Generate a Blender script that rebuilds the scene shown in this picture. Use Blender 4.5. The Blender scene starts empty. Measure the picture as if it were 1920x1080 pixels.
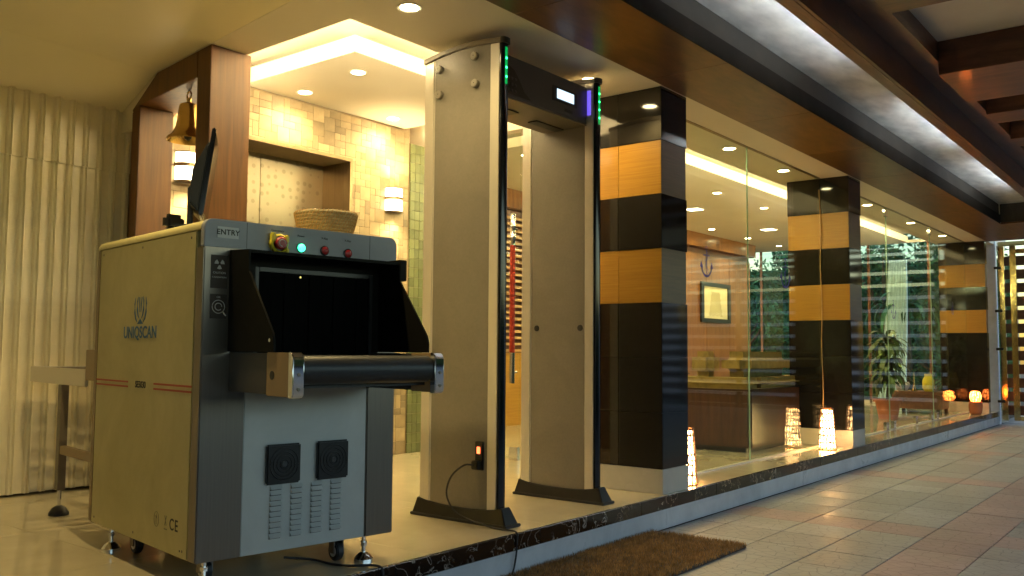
import bpy, bmesh, math, random
from math import sin, cos, pi, radians
from mathutils import Vector, Matrix
random.seed(7)
S = bpy.context.scene
COL = S.collection

# ------------------------------------------------------------------ camera
HEAD, PITCH, ROLL = radians(38.35), radians(3.95), radians(0.4)
f = Vector((-sin(HEAD)*cos(PITCH), cos(HEAD)*cos(PITCH), sin(PITCH)))
r = Vector((cos(HEAD), sin(HEAD), 0)); u = r.cross(f)
r2 = r*cos(ROLL)+u*sin(ROLL); u2 = u*cos(ROLL)-r*sin(ROLL)
cd = bpy.data.cameras.new('camera'); cam = bpy.data.objects.new('camera', cd); COL.objects.link(cam)
cd.sensor_width = 36; cd.lens = 31.5; cd.clip_start = .05; cd.clip_end = 1000
cam.matrix_world = Matrix(((r2.x, u2.x, -f.x, 0), (r2.y, u2.y, -f.y, 0), (r2.z, u2.z, -f.z, .98), (0, 0, 0, 1)))
S.camera = cam
# ------------------------------------------------------------------ world: dusk sky
W = bpy.data.worlds.new('World'); S.world = W; W.use_nodes = True
wn = W.node_tree.nodes; wn.clear()
sky = wn.new('ShaderNodeTexSky'); sky.sky_type = 'NISHITA'; sky.sun_disc = False
sky.sun_elevation = radians(4); sky.sun_rotation = radians(250); sky.altitude = 0
tint = wn.new('ShaderNodeMix'); tint.data_type = 'RGBA'; tint.blend_type = 'MULTIPLY'
tint.inputs[0].default_value = 1; tint.inputs[7].default_value = (.84, .92, 1.06, 1)
bg = wn.new('ShaderNodeBackground'); bg.inputs[1].default_value = .15
wo = wn.new('ShaderNodeOutputWorld'); wl = W.node_tree.links
wl.new(sky.outputs[0], tint.inputs[6]); wl.new(tint.outputs[2], bg.inputs[0]); wl.new(bg.outputs[0], wo.inputs[0])
sd = bpy.data.lights.new('sun', 'SUN'); sd.energy = .12; sd.angle = radians(15); sd.color = (.75, .85, 1)
so = bpy.data.objects.new('sun', sd); COL.objects.link(so); so.rotation_euler = (radians(62), 0, radians(70))
S.view_settings.view_transform = 'Standard'; S.view_settings.look = 'None'
S.view_settings.exposure = 2.5; S.view_settings.gamma = 1; S.view_settings.use_curve_mapping = False
S.cycles.max_bounces = 10; S.cycles.diffuse_bounces = 4; S.cycles.glossy_bounces = 5
S.cycles.transparent_max_bounces = 24; S.cycles.sample_clamp_indirect = 4; S.cycles.caustics_reflective = False
S.cycles.use_denoising = True
WARM = (1, .74, .31)
DL_W, COVE_E, LANT_W = 3.4, 18.0, 3.2

# ------------------------------------------------------------------ materials
def newmat(name):
    m = bpy.data.materials.new(name); m.use_nodes = True
    return m, m.node_tree, m.node_tree.nodes['Principled BSDF']
def setc(b, c): b.inputs['Base Color'].default_value = (*c, 1)
def mat(name, c, rough=.5, metal=0, var=.12, scale=4, stretch=(1, 1, 1), bump=0, bscale=60, coat=0, rnd=None, emis=None, es=0, spec=.5, detail=4, rv=.0, smudge=0):
    m, t, b = newmat(name); N, L = t.nodes, t.links
    setc(b, c); b.inputs['Roughness'].default_value = rough; b.inputs['Metallic'].default_value = metal
    b.inputs['Coat Weight'].default_value = coat; b.inputs['Coat Roughness'].default_value = .06
    b.inputs['Specular IOR Level'].default_value = spec
    tc = N.new('ShaderNodeTexCoord'); mp = N.new('ShaderNodeMapping'); mp.inputs[3].default_value = stretch
    L.new(tc.outputs['Object'], mp.inputs[0])
    if var or rnd:
        n = N.new('ShaderNodeTexNoise'); n.inputs['Scale'].default_value = scale; n.inputs['Detail'].default_value = detail
        L.new(mp.outputs[0], n.inputs['Vector'])
        ramp = N.new('ShaderNodeMapRange'); ramp.inputs[1].default_value = .3; ramp.inputs[2].default_value = .7
        ramp.inputs[3].default_value = 1-var; ramp.inputs[4].default_value = 1+var
        L.new(n.outputs[0], ramp.inputs[0]); fac = ramp.outputs[0]
        if rnd:
            src, amt = rnd
            if src == 'obj': ri = N.new('ShaderNodeObjectInfo'); o = ri.outputs['Random']
            else: ri = N.new('ShaderNodeNewGeometry'); o = ri.outputs['Random Per Island']
            r_ = N.new('ShaderNodeMapRange'); r_.inputs[3].default_value = 1-amt; r_.inputs[4].default_value = 1+amt*.7
            L.new(o, r_.inputs[0]); mu = N.new('ShaderNodeMath'); mu.operation = 'MULTIPLY'
            L.new(fac, mu.inputs[0]); L.new(r_.outputs[0], mu.inputs[1]); fac = mu.outputs[0]
        vm = N.new('ShaderNodeVectorMath'); vm.operation = 'SCALE'; vm.inputs[0].default_value = c
        L.new(fac, vm.inputs['Scale']); L.new(vm.outputs[0], b.inputs['Base Color'])
        if rv:
            q = N.new('ShaderNodeMapRange'); q.inputs[1].default_value = .3; q.inputs[2].default_value = .7
            q.inputs[3].default_value = max(0, rough-rv); q.inputs[4].default_value = rough+rv
            L.new(n.outputs[0], q.inputs[0]); L.new(q.outputs[0], b.inputs['Roughness'])
    if smudge:
        n3 = N.new('ShaderNodeTexNoise'); n3.inputs['Scale'].default_value = 2.3; n3.inputs['Detail'].default_value = 8; n3.inputs['Roughness'].default_value = .7; n3.inputs['Distortion'].default_value = .5
        L.new(tc.outputs['Object'], n3.inputs['Vector'])
        q3 = N.new('ShaderNodeMapRange'); q3.inputs[1].default_value = .35; q3.inputs[2].default_value = .7; q3.inputs[3].default_value = 1+smudge*.3; q3.inputs[4].default_value = 1-smudge
        L.new(n3.outputs[0], q3.inputs[0]); v3 = N.new('ShaderNodeVectorMath'); v3.operation = 'SCALE'
        src_ = b.inputs['Base Color'].links[0].from_socket; L.new(src_, v3.inputs[0]); L.new(q3.outputs[0], v3.inputs['Scale']); L.new(v3.outputs[0], b.inputs['Base Color'])
        r3 = N.new('ShaderNodeMapRange'); r3.inputs[1].default_value = .35; r3.inputs[2].default_value = .7; r3.inputs[3].default_value = max(.03, rough-.5*smudge); r3.inputs[4].default_value = min(1, rough+smudge)
        L.new(n3.outputs[0], r3.inputs[0]); L.new(r3.outputs[0], b.inputs['Roughness'])
    if bump:
        n2 = N.new('ShaderNodeTexNoise'); n2.inputs['Scale'].default_value = bscale; n2.inputs['Detail'].default_value = 3
        L.new(mp.outputs[0], n2.inputs['Vector'])
        bp = N.new('ShaderNodeBump'); bp.inputs['Strength'].default_value = bump; bp.inputs['Distance'].default_value = .01
        L.new(n2.outputs[0], bp.inputs['Height']); L.new(bp.outputs[0], b.inputs['Normal'])
    if emis:
        b.inputs['Emission Color'].default_value = (*emis, 1); b.inputs['Emission Strength'].default_value = es
    return m
def wood(name, c1, c2, stretch, scale=6, rough=.35, coat=0, rndamt=.1, bump=.03):
    m, t, b = newmat(name); N, L = t.nodes, t.links
    tc = N.new('ShaderNodeTexCoord'); mp = N.new('ShaderNodeMapping'); mp.inputs[3].default_value = stretch
    L.new(tc.outputs['Object'], mp.inputs[0])
    oi = N.new('ShaderNodeObjectInfo'); ad = N.new('ShaderNodeVectorMath'); ad.operation = 'ADD'
    sc = N.new('ShaderNodeMath'); sc.operation = 'MULTIPLY'; sc.inputs[1].default_value = 37
    L.new(oi.outputs['Random'], sc.inputs[0]); L.new(mp.outputs[0], ad.inputs[0]); L.new(sc.outputs[0], ad.inputs[1])
    n = N.new('ShaderNodeTexNoise'); n.inputs['Scale'].default_value = scale; n.inputs['Detail'].default_value = 7; n.inputs['Roughness'].default_value = .62
    n.inputs['Distortion'].default_value = .6
    L.new(ad.outputs[0], n.inputs['Vector'])
    cr = N.new('ShaderNodeValToRGB'); e = cr.color_ramp.elements
    e[0].position = .33; e[0].color = (*c1, 1); e[1].position = .68; e[1].color = (*c2, 1)
    L.new(n.outputs[0], cr.inputs[0])
    mr = N.new('ShaderNodeMapRange'); mr.inputs[3].default_value = 1-rndamt; mr.inputs[4].default_value = 1+rndamt
    L.new(oi.outputs['Random'], mr.inputs[0])
    vm = N.new('ShaderNodeVectorMath'); vm.operation = 'SCALE'
    L.new(cr.outputs[0], vm.inputs[0]); L.new(mr.outputs[0], vm.inputs['Scale']); L.new(vm.outputs[0], b.inputs['Base Color'])
    b.inputs['Roughness'].default_value = rough; b.inputs['Coat Weight'].default_value = coat; b.inputs['Coat Roughness'].default_value = .1
    bp = N.new('ShaderNodeBump'); bp.inputs['Strength'].default_value = bump*4; bp.inputs['Distance'].default_value = .004
    L.new(n.outputs[0], bp.inputs['Height']); L.new(bp.outputs[0], b.inputs['Normal'])
    return m
def emit(name, c, s):
    m, t, b = newmat(name); setc(b, (.8, .8, .8))
    b.inputs['Emission Color'].default_value = (*c, 1); b.inputs['Emission Strength'].default_value = s
    return m
def glassmat(name, tintc, refl=1.0):
    m = bpy.data.materials.new(name); m.use_nodes = True; t = m.node_tree; N, L = t.nodes, t.links; N.clear()
    o = N.new('ShaderNodeOutputMaterial'); tr = N.new('ShaderNodeBsdfTransparent'); tr.inputs[0].default_value = (*tintc, 1)
    gl = N.new('ShaderNodeBsdfGlossy'); gl.inputs['Roughness'].default_value = .0; mx = N.new('ShaderNodeMixShader')
    lw_ = N.new('ShaderNodeLayerWeight'); lw_.inputs[0].default_value = .5; pw = N.new('ShaderNodeMath'); pw.operation = 'POWER'; pw.inputs[1].default_value = 5; fr = N.new('ShaderNodeMath'); fr.operation = 'MULTIPLY_ADD'; fr.inputs[1].default_value = .45; fr.inputs[2].default_value = .010; L.new(lw_.outputs['Facing'], pw.inputs[0]); L.new(pw.outputs[0], fr.inputs[0])
    mu = N.new('ShaderNodeMath'); mu.operation = 'MULTIPLY'; mu.inputs[1].default_value = refl; mu.use_clamp = True
    nz = N.new('ShaderNodeTexNoise'); nz.inputs['Scale'].default_value = 1.3; tc = N.new('ShaderNodeTexCoord')
    bp = N.new('ShaderNodeBump'); bp.inputs['Strength'].default_value = .03; bp.inputs['Distance'].default_value = .01
    L.new(tc.outputs['Object'], nz.inputs['Vector']); L.new(nz.outputs[0], bp.inputs['Height']); L.new(bp.outputs[0], gl.inputs['Normal'])
    L.new(fr.outputs[0], mu.inputs[0]); L.new(mu.outputs[0], mx.inputs[0]); L.new(tr.outputs[0], mx.inputs[1]); L.new(gl.outputs[0], mx.inputs[2])
    L.new(mx.outputs[0], o.inputs[0]); return m
def marblemat():
    m, t, b = newmat('dark_marble'); N, L = t.nodes, t.links
    tc = N.new('ShaderNodeTexCoord'); n = N.new('ShaderNodeTexNoise'); n.inputs['Scale'].default_value = 9; n.inputs['Detail'].default_value = 5; n.inputs['Distortion'].default_value = 1.8
    ob = N.new('ShaderNodeObjectInfo'); ad = N.new('ShaderNodeVectorMath'); ad.operation = 'ADD'; sc = N.new('ShaderNodeMath'); sc.operation = 'MULTIPLY'; sc.inputs[1].default_value = 20
    L.new(ob.outputs['Random'], sc.inputs[0]); L.new(tc.outputs['Object'], ad.inputs[0]); L.new(sc.outputs[0], ad.inputs[1]); L.new(ad.outputs[0], n.inputs['Vector'])
    a = N.new('ShaderNodeMath'); a.operation = 'SUBTRACT'; a.inputs[1].default_value = .5; ab = N.new('ShaderNodeMath'); ab.operation = 'ABSOLUTE'
    L.new(n.outputs[0], a.inputs[0]); L.new(a.outputs[0], ab.inputs[0])
    n2 = N.new('ShaderNodeTexNoise'); n2.inputs['Scale'].default_value = 4; L.new(ad.outputs[0], n2.inputs['Vector'])
    cr = N.new('ShaderNodeValToRGB'); e = cr.color_ramp.elements; e[0].position = 0; e[0].color = (.45, .40, .34, 1); e[1].position = .018; e[1].color = (.010, .008, .007, 1)
    L.new(ab.outputs[0], cr.inputs[0])
    gate = N.new('ShaderNodeMapRange'); gate.inputs[1].default_value = .42; gate.inputs[2].default_value = .56; L.new(n2.outputs[0], gate.inputs[0])
    mx = N.new('ShaderNodeMix'); mx.data_type = 'RGBA'; mx.inputs[6].default_value = (.010, .008, .007, 1)
    L.new(gate.outputs[0], mx.inputs[0]); L.new(cr.outputs[0], mx.inputs[7]); L.new(mx.outputs[2], b.inputs['Base Color'])
    b.inputs['Roughness'].default_value = .12; return m
def pavemat(name, c, rnd):
    m, t, b = newmat(name); N, L = t.nodes, t.links
    tc = N.new('ShaderNodeTexCoord'); v = N.new('ShaderNodeTexVoronoi'); v.feature = 'DISTANCE_TO_EDGE'; v.voronoi_dimensions = '2D'; v.inputs['Scale'].default_value = 15
    nz = N.new('ShaderNodeTexNoise'); nz.inputs['Scale'].default_value = 9; nz.inputs['Detail'].default_value = 4
    geo = N.new('ShaderNodeNewGeometry')
    ad = N.new('ShaderNodeMixRGB'); ad.blend_type = 'ADD'; ad.inputs[0].default_value = .05
    L.new(geo.outputs['Position'], ad.inputs[1]); L.new(nz.outputs['Color'], ad.inputs[2]); L.new(geo.outputs['Position'], nz.inputs['Vector'])
    L.new(ad.outputs[0], v.inputs['Vector'])
    mr = N.new('ShaderNodeMapRange'); mr.inputs[1].default_value = .0; mr.inputs[2].default_value = .05; mr.inputs[3].default_value = .58; mr.inputs[4].default_value = 1
    L.new(v.outputs['Distance'], mr.inputs[0])
    n2 = N.new('ShaderNodeTexNoise'); n2.inputs['Scale'].default_value = 3; n2.inputs['Detail'].default_value = 6; L.new(geo.outputs['Position'], n2.inputs['Vector'])
    m2 = N.new('ShaderNodeMapRange'); m2.inputs[1].default_value = .3; m2.inputs[2].default_value = .7; m2.inputs[3].default_value = .75; m2.inputs[4].default_value = 1.25; L.new(n2.outputs[0], m2.inputs[0])
    o = N.new('ShaderNodeObjectInfo').outputs['Random'] if rnd == 'obj' else geo.outputs['Random Per Island']
    m3 = N.new('ShaderNodeMapRange'); m3.inputs[3].default_value = .88; m3.inputs[4].default_value = 1.1; L.new(o, m3.inputs[0])
    a = N.new('ShaderNodeMath'); a.operation = 'MULTIPLY'; L.new(mr.outputs[0], a.inputs[0]); L.new(m2.outputs[0], a.inputs[1])
    a2 = N.new('ShaderNodeMath'); a2.operation = 'MULTIPLY'; L.new(a.outputs[0], a2.inputs[0]); L.new(m3.outputs[0], a2.inputs[1])
    vm = N.new('ShaderNodeVectorMath'); vm.operation = 'SCALE'; vm.inputs[0].default_value = c; L.new(a2.outputs[0], vm.inputs['Scale']); L.new(vm.outputs[0], b.inputs['Base Color'])
    bp = N.new('ShaderNodeBump'); bp.inputs['Strength'].default_value = .5; bp.inputs['Distance'].default_value = .004
    L.new(mr.outputs[0], bp.inputs['Height']); L.new(bp.outputs[0], b.inputs['Normal'])
    rr = N.new('ShaderNodeMapRange'); rr.inputs[1].default_value = .35; rr.inputs[2].default_value = .65; rr.inputs[3].default_value = .40; rr.inputs[4].default_value = .65
    L.new(n2.outputs[0], rr.inputs[0]); L.new(rr.outputs[0], b.inputs['Roughness'])
    return m
def liftdoormat():
    m, t, b = newmat('etched_steel'); N, L = t.nodes, t.links
    tc = N.new('ShaderNodeTexCoord'); v = N.new('ShaderNodeTexVoronoi'); v.feature = 'F1'; v.inputs['Scale'].default_value = 16; v.inputs['Randomness'].default_value = .35
    L.new(tc.outputs['Object'], v.inputs['Vector'])
    mr = N.new('ShaderNodeMapRange'); mr.inputs[1].default_value = .22; mr.inputs[2].default_value = .3; mr.inputs[3].default_value = 1; mr.inputs[4].default_value = 0
    L.new(v.outputs['Distance'], mr.inputs[0])
    mx = N.new('ShaderNodeMix'); mx.data_type = 'RGBA'; mx.inputs[6].default_value = (.26, .22, .155, 1); mx.inputs[7].default_value = (.215, .18, .125, 1)
    L.new(mr.outputs[0], mx.inputs[0]); L.new(mx.outputs[2], b.inputs['Base Color'])
    m2 = N.new('ShaderNodeMapRange'); m2.inputs[3].default_value = .3; m2.inputs[4].default_value = .5; L.new(mr.outputs[0], m2.inputs[0]); L.new(m2.outputs[0], b.inputs['Roughness'])
    b.inputs['Metallic'].default_value = .75; return m

M = {}
M['cream'] = mat('cream_paint', (.74, .69, .60), .55, var=.03, scale=1.5, bump=.02, bscale=25)
M['cream_left'] = mat('cream_paint_left_light', (.82, .75, .54), .5, var=.04, scale=1.2)  # cream again, the left zone's different light is put into this tone
M['white_wall'] = mat('white_paint', (.7, .7, .68), .6, var=.05)
M['platform'] = mat('polished_cream_tile', (.60, .53, .37), .10, smudge=0.12, var=.06, scale=5, coat=.3, rv=.04)
M['riser'] = mat('white_riser_paint', (.62, .65, .68), .35, smudge=0.22, var=.05, scale=6)
M['marble'] = marblemat()
M['granite'] = mat('black_granite', (.010, .009, .008), .07, var=.5, scale=220, coat=.25, spec=.45)
M['plinth'] = mat('plinth_tile', (.52, .50, .45), .22, smudge=0.14, var=.04)
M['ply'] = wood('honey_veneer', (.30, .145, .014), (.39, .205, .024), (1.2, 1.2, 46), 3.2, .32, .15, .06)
M['ply_shaded'] = wood('honey_veneer_shaded', (.060, .038, .022), (.10, .065, .035), (1.2, 1.2, 22), 3.2, .4, .1, .06)  # same veneer, shade of the narrow pillar faces put into the colour
M['teak'] = wood('teak_veneer', (.085, .033, .005), (.165, .066, .010), (14, 14, .9), 2.2, .5, 0, .05)
M['wall_wood'] = wood('orange_wall_veneer', (.14, .050, .008), (.25, .098, .018), (14, 14, .9), 2.2, .3, .2, .05)
M['teak_soffit'] = wood('varnished_soffit', (.070, .030, .011), (.15, .064, .022), (3, .8, 3), 4, .38, .04, .10)
M['beam'] = wood('beam_wood', (.095, .040, .022), (.20, .085, .045), (3, .7, 3), 5, .34, .2, .10)
M['beamx'] = wood('cross_beam_wood', (.095, .040, .022), (.21, .088, .045), (.7, 3, 3), 5, .34, .2, .10)
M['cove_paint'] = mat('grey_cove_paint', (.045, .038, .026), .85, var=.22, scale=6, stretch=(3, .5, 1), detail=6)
M['cove_top'] = mat('cove_ceiling_paint', (.55, .53, .47), .6, var=.22, scale=7, stretch=(1.6, .6, 1), detail=7)
M['cell'] = mat('cell_ceiling_paint', (.74, .70, .64), .7, var=.08, scale=3)
M['mosaic'] = mat('stone_mosaic', (.34, .26, .15), .5, var=.2, scale=10, rnd=('obj', .34), bump=.04)
M['mosaic_stuff'] = mat('stone_mosaic_rest', (.34, .26, .15), .5, var=.2, scale=10, rnd=('isl', .34), bump=.04)
M['green_mosaic'] = mat('green_mosaic', (.15, .17, .07), .4, var=.15, scale=14, rnd=('obj', .22), bump=.1)
M['grout'] = mat('grout', (.30, .23, .14), .8, var=.1)
M['steel'] = mat('brushed_steel', (.22, .19, .16), .34, 1, var=.06, scale=4, stretch=(40, 40, 1))
M['steel_warm'] = mat('satin_bronze_steel', (.26, .19, .11), .34, .9, var=.08, scale=3, stretch=(30, 30, 1))
M['chrome'] = mat('chrome', (.75, .75, .75), .09, 1, var=.02)
M['brass'] = mat('brass', (.62, .42, .14), .22, 1, var=.08, scale=9, rv=.06)
M['gold'] = mat('polished_brass_tube', (.60, .46, .20), .13, 1, var=.1, scale=12, rv=.06)
M['black'] = mat('black_plastic', (.012, .012, .012), .35, var=.2, scale=30)
M['black_gloss'] = mat('gloss_black', (.006, .007, .010), .12, var=.1)
M['rubber'] = mat('rubber', (.02, .02, .022), .55, var=.2, scale=30)
M['lead'] = mat('lead_rubber', (.003, .003, .003), .8, var=.2, spec=.05)
M['dark_band'] = mat('dark_band_paint', (.022, .018, .013), .85, var=.2, spec=.1)
M['hood'] = mat('black_hood_sheet', (.005, .005, .004), .6, var=.3, scale=20, spec=.15)
M['mach_side'] = mat('ivory_powder_coat', (.54, .48, .23), .45, smudge=0.16, var=.03, scale=3, bump=.03, bscale=300)
M['mach_front'] = mat('light_grey_powder_coat', (.52, .54, .53), .42, smudge=0.16, var=.03, scale=3, bump=.03, bscale=300)
M['mach_head'] = mat('blue_grey_powder_coat', (.30, .32, .38), .38, smudge=0.14, var=.03, scale=3)
M['beige_plate'] = mat('beige_plate', (.34, .24, .13), .4, var=.05)
M['belt'] = mat('conveyor_belt', (.020, .022, .026), .42, var=.15, scale=40)
M['panel'] = mat('grey_laminate', (.225, .205, .17), .42, smudge=0.14, var=.05, scale=90, bump=.04, bscale=400)
M['alu'] = mat('satin_aluminium', (.72, .68, .60), .38, .35, var=.03)
M['detgrey'] = mat('charcoal_housing', (.05, .05, .055), .4, var=.08)
M['detunder'] = mat('warm_grey_housing', (.16, .13, .09), .4, var=.06)
M['knob'] = mat('knob_grey', (.36, .33, .28), .4, var=.08)
M['red'] = mat('red_lacquer', (.24, .02, .008), .35, var=.1)
M['redbtn'] = mat('red_button', (.35, .015, .02), .35, var=.05)
M['yellow'] = mat('yellow_plastic', (.72, .62, .04), .4, var=.05)
M['blue_print'] = mat('blue_print', (.035, .13, .27), .5, var=.03)
M['red_print'] = mat('red_print', (.42, .06, .03), .5, var=.03)
M['black_print'] = mat('black_print', (.02, .02, .02), .6, var=.03)
M['grey_print'] = mat('faint_print', (.20, .19, .12), .6, var=.03)
M['white_print'] = mat('white_print', (.6, .6, .58), .6, var=.03)
M['sticker'] = mat('sticker_paper', (.60, .62, .66), .5, var=.03)
M['dark_sticker'] = mat('dark_sticker', (.05, .035, .025), .5, var=.05)
M['coir'] = mat('coir', (.34, .20, .075), .95, var=.4, scale=25, rnd=('isl', .5))
M['basket'] = mat('woven_straw', (.40, .335, .20), .8, var=.2, scale=60, bump=.4, bscale=120)
M['curtain'] = mat('pale_pvc_fold', (.90, .84, .64), .45, smudge=0.14, var=.05, scale=2)
M['sofa_wood'] = wood('dark_red_wood', (.035, .013, .006), (.075, .028, .011), (9, 9, .8), 3, .3, .2, .04)
M['upholstery'] = mat('olive_upholstery', (.26, .18, .05), .85, var=.2, scale=20, bump=.2, bscale=90)
M['terracotta'] = mat('terracotta', (.40, .13, .055), .6, var=.12)
M['leaf'] = mat('leaf_green', (.07, .13, .025), .4, var=.3, scale=12, rnd=('isl', .4))
M['hedge'] = mat('hedge_green', (.045, .14, .05), .5, var=.3, scale=12, rnd=('isl', .6))
M['bark'] = mat('bark', (.10, .07, .045), .8, var=.3)
M['drape'] = mat('sheer_white_fabric', (.9, .93, .97), .8, var=.06)
M['slat_dark'] = wood('dark_slat_wood', (.035, .012, .007), (.09, .03, .014), (.7, 4, 4), 5, .4, .1, .15)
M['slat_light'] = wood('pale_slat_wood', (.36, .2, .07), (.55, .34, .14), (3, .7, 3), 4, .4, .1, .12)
M['frame_black'] = mat('black_frame', (.015, .012, .01), .3)
M['paper'] = mat('aged_paper', (.66, .60, .36), .7, var=.1)
M['ink'] = mat('ochre_ink', (.28, .22, .08), .8)
M['white_post'] = mat('white_post_paint', (.74, .80, .92), .45, var=.1, scale=9)
M['violet_glow'] = emit('violet_glow', (.16, .09, .95), .20)
M['anchor'] = mat('blue_decal', (.025, .02, .28), .4)
M['pave_grey'] = pavemat('crazed_grey_tile', (.29, .30, .32), 'obj')
M['pave_pink'] = pavemat('crazed_pink_tile', (.31, .245, .25), 'obj')
M['pave_rest'] = pavemat('crazed_grey_tile_rest', (.26, .272, .29), 'isl')
M['bed'] = mat('mortar', (.07, .065, .06), .9, var=.1)
M['soil'] = mat('garden_soil', (.06, .05, .035), .95, var=.3)
M['glass'] = glassmat('clear_pane', (.90, .955, .92), 1.0)
M['glass2'] = glassmat('end_pane', (.85, .95, .95), 1.1)
M['glass_edge'] = mat('green_glass_edge', (.35, .5, .4), .2, var=.02, emis=None)
M['dl_lens'] = emit('downlight_glow', (1, .78, .40), 14)
M['dl_square'] = emit('square_light_glow', (1, .86, .60), 2)
M['cove_led'] = emit('warm_led_strip', (1, .79, .42), COVE_E*3.2)
M['cove_led_blank'] = emit('warm_led', (1, .74, .34), 10)
M['tube_led'] = emit('cool_tube', (.70, .86, 1.0), 19)
M['sconce_glow'] = emit('sconce_glass', (1, .84, .52), 2.6)
M['bulb'] = emit('lantern_bulb', (1, .62, .26), 40)
M['bulb_orange'] = emit('orange_bulb', (1, .36, .10), 25)
M['shade'] = mat('pierced_paper_shade', (.80, .55, .30), .6, var=.1, emis=(1, .54, .20), es=7)
M['shade_orange'] = mat('amber_shade', (.8, .4, .15), .6, var=.1, emis=(1, .20, .03), es=4.5)
for k_ in ('shade', 'shade_orange'):
    t_ = M[k_].node_tree; b_ = t_.nodes['Principled BSDF']; vo = t_.nodes.new('ShaderNodeTexVoronoi'); vo.feature = 'DISTANCE_TO_EDGE'; vo.inputs['Scale'].default_value = 42
    tc_ = t_.nodes.new('ShaderNodeTexCoord'); mp_ = t_.nodes.new('ShaderNodeMapping'); mp_.inputs[3].default_value = (1, 1, .55)
    t_.links.new(tc_.outputs['Object'], mp_.inputs[0]); t_.links.new(mp_.outputs[0], vo.inputs['Vector'])
    rr_ = t_.nodes.new('ShaderNodeMapRange'); rr_.inputs[1].default_value = .06; rr_.inputs[2].default_value = .22; rr_.inputs[3].default_value = .12; rr_.inputs[4].default_value = 15 if k_ == 'shade' else 11
    t_.links.new(vo.outputs['Distance'], rr_.inputs[0]); t_.links.new(rr_.outputs[0], b_.inputs['Emission Strength'])
M['wire_dark'] = mat('dark_wicker', (.10, .045, .02), .6, var=.2)
M['green_led'] = emit('green_led', (.01, .9, .18), 2.2)
M['green_led_soft'] = mat('green_light_strip', (.0, .05, .01), .3, emis=(.0, .5, .10), es=.14)
M['green_btn'] = emit('green_button', (.02, .85, .38), 1.2)
M['lcd'] = emit('lcd_screen', (.55, .78, 1.0), .30)
M['orange_led'] = emit('switch_glow', (1, .12, .03), .7)
M['red_wire_glow'] = M['red']
M['screen_off'] = mat('dark_screen', (.01, .011, .013), .1)
M['lift'] = liftdoormat()

# ------------------------------------------------------------------ mesh helpers
class B:
    def __init__(s): s.v = []; s.f = []
    def add(s, vs, fs):
        n = len(s.v); s.v += [tuple(v) for v in vs]; s.f += [tuple(i+n for i in q) for q in fs]; return s
    def box(s, x0, x1, y0, y1, z0, z1):
        return s.add([(x0,y0,z0),(x1,y0,z0),(x1,y1,z0),(x0,y1,z0),(x0,y0,z1),(x1,y0,z1),(x1,y1,z1),(x0,y1,z1)],
                     [(0,3,2,1),(4,5,6,7),(0,1,5,4),(1,2,6,5),(2,3,7,6),(3,0,4,7)])
    def prism(s, pts, ext):
        n = len(pts); e = Vector(ext); a = [Vector(p) for p in pts]; b = [p+e for p in a]
        nr = Vector((0,0,0))
        for i in range(n): nr += a[i].cross(a[(i+1) % n])
        fl = nr.dot(e) > 0
        fs = [tuple(range(n))[::-1] if fl else tuple(range(n)), tuple(range(n, 2*n)) if fl else tuple(range(n, 2*n))[::-1]]
        for i in range(n):
            j = (i+1) % n
            fs.append((i, j, j+n, i+n) if fl else (j, i, i+n, j+n))
        return s.add(a+b, fs)
    def lathe(s, prof, c=(0,0,0), n=24, axis='z', cap=True):
        c = Vector(c); vs = []
        for (rad, h) in prof:
            for i in range(n):
                a = 2*pi*i/n; p = (rad*cos(a), rad*sin(a), h)
                if axis == 'x': p = (p[2], p[0], p[1])
                elif axis == 'y': p = (p[1], p[2], p[0])
                vs.append(c+Vector(p))
        fs = []
        for k in range(len(prof)-1):
            for i in range(n):
                j = (i+1) % n; fs.append((k*n+i, k*n+j, (k+1)*n+j, (k+1)*n+i))
        if cap:
            fs.append(tuple(range(n))[::-1]); m = (len(prof)-1)*n; fs.append(tuple(range(m, m+n)))
        return s.add(vs, fs)
    def cyl(s, c, rad, h, n=20, axis='z'): return s.lathe([(rad, 0), (rad, h)], c, n, axis)
    def tube(s, path, rad, n=8, close=False):
        P = [Vector(p) for p in path]; m = len(P); vs = []
        up = Vector((0,0,1))
        for i, p in enumerate(P):
            if close: d = P[(i+1) % m]-P[(i-1) % m]
            else: d = P[min(i+1, m-1)]-P[max(i-1, 0)]
            d.normalize(); a = d.cross(up)
            if a.length < .05: a = d.cross(Vector((1,0,0)))
            a.normalize(); b = a.cross(d)
            rr = rad[i] if isinstance(rad, (list, tuple)) else rad
            for k in range(n):
                t = 2*pi*k/n; vs.append(p+a*cos(t)*rr+b*sin(t)*rr)
        fs = []
        for i in range(m if close else m-1):
            for k in range(n):
                l = (k+1) % n; j = (i+1) % m; fs.append((i*n+k, i*n+l, j*n+l, j*n+k))
        if not close: fs.append(tuple(range(n))[::-1]); fs.append(tuple(range((m-1)*n, m*n)))
        return s.add(vs, fs)
    def mesh(s, name, m, bevel=0, smooth=False, seg=2):
        me = bpy.data.meshes.new(name); me.from_pydata([tuple(v) for v in s.v], [], s.f)
        bm = bmesh.new(); bm.from_mesh(me)
        bmesh.ops.recalc_face_normals(bm, faces=bm.faces)
        if bevel:
            es = [e for e in bm.edges if len(e.link_faces) == 2 and e.calc_face_angle(0) > .6]
            bmesh.ops.bevel(bm, geom=es, offset=bevel, segments=seg, affect='EDGES', clamp_overlap=True)
        bm.to_mesh(me); bm.free()
        if m: me.materials.append(M[m] if isinstance(m, str) else m)
        if smooth or bevel:
            me.polygons.foreach_set('use_smooth', [True]*len(me.polygons)); me.set_sharp_from_angle(angle=radians(35))
        return me
    def build(s, name, m, parent=None, bevel=0, smooth=False, seg=2):
        return link(name, s.mesh(name, m, bevel, smooth, seg), parent)
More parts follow.
